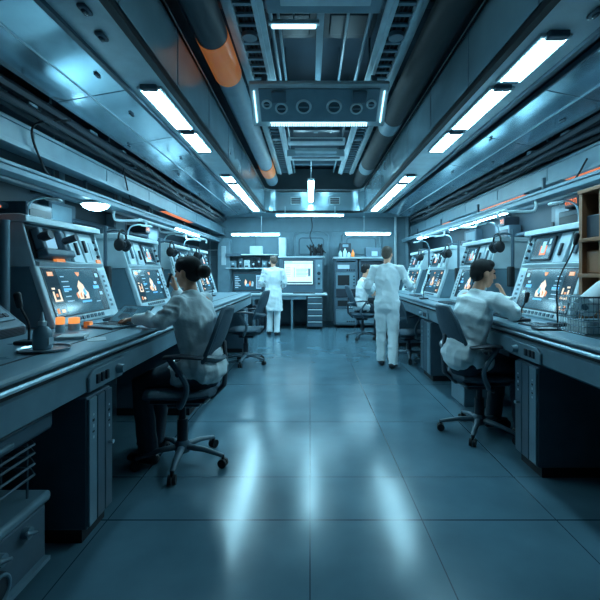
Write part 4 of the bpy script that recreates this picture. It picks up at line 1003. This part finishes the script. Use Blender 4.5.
for x in (-.16, .16):
    for y in (.06, .64): MB().cyl((x, y, 0), (x, y, .05), .025).build('foot', BLACK, t)
t = thing('wide_monitor', 'wide dark monitor on the back desk left of the standing man', 'monitor', (-1.56, 10.62, .885))
MB().bb((-.39, -.02, .04), (.39, .06, .52)).build('housing', DARK, t, bevel=.01)
MB().bb((-.3, -.05, 0), (.3, .12, .05)).build('foot', DEEP, t, bevel=.006)
MM = frame_m(V((-.36, -.022, .075)), V((1, 0, 0)), V((0, 0, 1)), V((0, -1, 0)))
MB(MM).bb((0, 0, 0), (.72, .41, .0015)).build('screen', SCREEN, t)
b = MB(MM @ Matrix.Translation((0, 0, .002)))
for k in range(7): b.bb((.03, .33 - k * .045, 0), (.03 + .08 + .03 * (k % 3), .35 - k * .045, .001), 3)
b.prism([(.28, .12), (.27, .2), (.29, .28), (.33, .22), (.32, .12)], 0, .001, 'z', 1); b.prism([(.39, .12), (.38, .18), (.41, .24), (.43, .18), (.42, .12)], 0, .0011, 'z', 0); b.prism([(.43, .1), (.46, .24), (.5, .2), (.49, .1)], 0, .0012, 'z', 3); b.bb((.3, .1, 0), (.38, .16, .0014), 2)
b.bb((.56, .04, 0), (.69, .38, .0008), 3)
for k in range(6): b.bb((.58, .07 + k * .05, .0008), (.67, .095 + k * .05, .0015), 4)
b.build('screen_graphics', [ORG, CREAM, BLUE, CYAN, SCRB], t)
t = thing('display_cabinet', 'large wall cabinet with a bright white screen above the back desk', 'display', (-.22, 10.7, .885))
MB().bb((-.57, 0, 0), (.56, .5, .9)).build('housing', DEEP, t, bevel=.012)
MB().bb((-.6, -.03, .9), (.6, .52, .93)).build('top_board', PALE, t, bevel=.006)
MB().bb((-.45, -.012, .2), (.31, 0, .84)).build('bezel', DARK, t, bevel=.004)
MM = frame_m(V((-.43, -.0125, .225)), V((1, 0, 0)), V((0, 0, 1)), V((0, -1, 0)))
MB(MM).bb((0, 0, 0), (.72, .59, .002)).build('screen', LITW, t)
b = MB(MM @ Matrix.Translation((0, 0, .002)))
b.bb((0, .53, 0), (.72, .545, .001)); b.bb((.02, .02, 0), (.70, .06, .001), 1); b.bb((.02, .56, 0), (.2, .575, .001)); b.bb((.25, .18, 0), (.26, .42, .001), 1)
for k in range(6): b.bb((.3, .2 + k * .035, 0), (.55 + .03 * (k % 3), .212 + k * .035, .001), k % 2); b.bb((.03, .2 + k * .045, 0), (.15, .206 + k * .045, .001))
b.bb((.6, .2, 0), (.66, .4, .001), 0)
b.build('screen_graphics', [MID, DEEP], t)
pn = MB().bb((.36, -.014, .1), (.53, 0, .84)).build('control_column', MID, t, bevel=.004)
for z, m, r in ((.7, LABEL, .03), (.5, DARK, .045), (.36, DARK, .03), (.24, DARK, .03)): MB().cyl((.445, -.014, z), (.445, -.04, z), r).build('knob', m, pn)
MB().bb((-.2, -.3, 0), (.35, -.06, .025)).build('keyboard_shelf', DARK, t, bevel=.005)
tag(MB().bb((-.80, 10.75, 1.815), (-.62, 11.1, 2.30)).build('white_panel_box', LABEL, bevel=.012), 'tall narrow white box on top of the display cabinet', 'box')
rr = random.Random(9); t = thing('cable_bundle', 'dark tangled bundle of tubes on top of the display cabinet', 'cables', (.16, 10.9, 1.815))
b = MB()
for k in range(14):
    a = rr.uniform(-.16, .16); b.tube([(a, rr.uniform(-.1, .1), .012), (a + rr.uniform(-.05, .05), rr.uniform(-.1, .1), .15), (a + rr.uniform(-.1, .1), 0, rr.uniform(.24, .34)), (a + rr.uniform(-.1, .1), .05, .1)], .014, 6, smooth=4)
b.build('tubes', BLACK, t); MB().bb((-.17, -.1, 0), (.17, .1, .03)).build('base_plate', DEEP, t)
# open shelving left
t = thing('wall_shelving', 'two tier open shelf on the back wall over the wide monitor', 'shelf', (-1.5, 10.95, 0))
for z in (1.50, 1.86): MB().bb((-.7, 0, z), (.66, .41, z + .03)).build('shelf_board', PALE, t, bevel=.004)
for x in (-.68, .62): MB().bb((x, .3, .885), (x + .03, .33, 2.0)).build('upright', MID, t)
MB().bb((-.7, -.02, 1.83), (-.3, 0, 1.9)).build('shelf_sign', AMBERD if False else DEEP, t)
tag(MB().bb((-1.58, 11.0, 1.89), (-1.25, 11.2, 2.10)).build('white_carton', LABEL, bevel=.01), 'white carton on the top tier of the back wall shelf', 'box')
for k, (x, w_, h_, m) in enumerate(((-2.02, .16, .18, MID), (-1.82, .1, .24, DEEP), (-1.66, .14, .2, PALE), (-1.48, .1, .16, DARK), (-1.34, .1, .26, DARK), (-1.2, .12, .18, MID), (-1.06, .1, .22, DARK))):
    t = thing('shelf_instrument', f'{["grey", "dark blue", "pale", "small black", "tall black", "blue grey", "black"][k]} instrument on the lower shelf, {["leftmost", "second from left", "third from left", "fourth from left", "third from right", "second from right", "rightmost"][k]}', 'instrument', (x, 11.1, 1.53), 0, 'instruments on the lower back shelf')
    MB().bb((-w_ / 2, -.1, 0), (w_ / 2, .1, h_)).build('case', m, t, bevel=.01); MB().cyl((0, -.1, h_ * .6), (0, -.125, h_ * .6), .025).build('dial', LABEL, t); MB().bb((-w_ * .3, -.105, .02), (w_ * .3, -.1, h_ * .3)).build('panel', BLACK, t)
# wall cupboard column left rear
wc = thing('wall_column', 'pale full height utility column left of the wide monitor', 'column', (-2.2, 11.0, 0)); MB().bb((-.22, 0, 0), (.1, .32, 2.3)).build('casing', MID, wc, bevel=.01); MB().bb((-.12, -.015, 1.6), (.0, 0, 2.1)).build('access_panel', LABEL, wc, bevel=.004); MB().cyl((-.5, .1, 2.0), (.1, .1, 2.0), .015).build('side_pipe', STEEL, wc)
# instrument racks right
def rack(x0, x1, label, seed):
    rr = random.Random(seed); w_ = x1 - x0; t = thing('instrument_rack', label, 'rack', ((x0 + x1) / 2, 10.6, 0)); h = w_ / 2
    b = MB()
    for sx in (-1, 1):
        b.bb((sx * h, 0, .08), (sx * (h - .035), .5, 1.76))
    b.bb((-h, .46, .08), (h, .5, 1.76)); b.bb((-h, 0, .08), (h, .5, .11)); b.bb((-h, 0, 1.7), (h, .5, 1.76)); b.build('rack_frame', DEEP, t)
    z = .12
    for k, hh in enumerate((.36, .3, .22, .42, .26)):
        p = MB().bb((-h + .04, .015, z), (h - .04, .3, z + hh - .012)).build('rack_unit', (DEEP, DARK, DEEP, DARK, MID)[(k + seed) % 5] if k else MID, t, bevel=.006)
        if k in (3, 1, 4): MB().bb((-h + .08, .006, z + .08), (h * .3, .015, z + hh - .08)).build('display', CYAN if k == 4 else BLACK, p)
        for j in range(4): MB().cyl((h - .09 - .055 * j if k != 3 else h - .09, .015, z + .05 if k != 3 else z + .07 + .08 * j), (h - .09 - .055 * j if k != 3 else h - .09, -.005, z + .05 if k != 3 else z + .07 + .08 * j), .018).build('knob', BLACK if k != 1 else PALE, p)
        z += hh
    for sx in (-1, 1):
        for y in (.06, .44): MB().ell((sx * (h - .06), y, .04), (.025, .04, .04)).build('caster', BLACK, t)
    return t
rack(.62, 1.2, 'tall instrument rack at the back, just right of the display cabinet', 1)
rack(1.24, 1.92, 'tall instrument rack at the back, behind the standing man', 2)
t = thing('rack_top_shelf', 'pale shelf board lying across the two instrument racks', 'shelf', (1.27, 10.58, 1.76)); MB().bb((-.68, 0, 0), (.68, .55, .03)).build('board', PALE, t, bevel=.005); MB().bb((-.68, 0, .03), (.68, .01, .045)).build('lip', STEEL, t)
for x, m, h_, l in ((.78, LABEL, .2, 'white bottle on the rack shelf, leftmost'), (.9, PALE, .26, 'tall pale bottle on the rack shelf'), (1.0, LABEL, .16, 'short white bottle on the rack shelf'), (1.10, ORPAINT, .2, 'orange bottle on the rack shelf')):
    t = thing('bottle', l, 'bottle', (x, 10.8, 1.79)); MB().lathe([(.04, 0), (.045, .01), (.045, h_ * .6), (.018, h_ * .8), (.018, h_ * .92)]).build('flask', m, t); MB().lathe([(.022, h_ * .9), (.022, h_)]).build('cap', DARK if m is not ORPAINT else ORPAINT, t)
t = thing('small_case', 'dark instrument case on the rack shelf, behind the head of the standing man', 'case', (1.62, 10.82, 1.79)); MB().bb((-.2, -.12, 0), (.2, .15, .25)).build('shell', DEEP, t, bevel=.012); MB().bb((-.05, -.13, .04), (.1, -.12, .16)).build('display', CYAN, t)
t = thing('dark_canister', 'dark canister block standing at the back of the rack shelf above the white bottles', 'canister', (.95, 11.02, 1.79)); MB().bb((-.17, -.08, 0), (.12, .1, .38)).build('case', DARK, t, bevel=.01); MB().bb((-.1, -.085, .28), (.05, -.08, .35)).build('panel', MID, t)
# stool under the back desk
t = thing('swivel_stool', 'dark swivel stool under the back desk left of the standing man', 'stool', (-1.22, 10.15, 0))
MB().lathe([(.12, .56), (.17, .57), (.175, .6), (.15, .62), (.02, .625)]).build('seat', DARK, t); MB().cyl((0, 0, .1), (0, 0, .57), .025).build('column', DARK, t)
for k in range(5):
    a = 2 * math.pi * k / 5; c, s_ = math.cos(a), math.sin(a); l_ = MB().loft([(c * .02, s_ * .02, .11), (c * .26, s_ * .26, .075)], [(.024, .018), (.016, .012)], (-s_, c, 0), 10).build('leg', CHAIRP, t); MB().ell((c * .265, s_ * .265, .032), (.02, .02, .032)).build('caster', BLACK, l_)
# cable from ceiling to back cabinet
tag(MB().tube([(.02, 10.95, 2.9), (.06, 10.95, 2.6), (.0, 10.95, 2.35), (.1, 10.95, 2.1)], .012, 8, smooth=6).build('hanging_cable', DARK), 'dark cable hanging down the back wall above the display cabinet', 'cable')
for x, l in ((-2.7, 'thin vertical pipe in the left rear corner'), (2.3, 'thin pale vertical pipe on the back wall right of the racks'), (2.62, 'thick vertical conduit in the right rear corner')):
    t = thing('vertical_pipe', l, 'pipe', (x, YB - .07, 0)); MB().cyl((0, 0, .0), (0, 0, 2.9), .035 if x < 2.5 else .06).build('pipe_run', MID if x != 2.3 else PALE, t); MB().bb((-.05, 0, 1.6), (.05, .07, 1.64)).build('bracket', DARK, t)
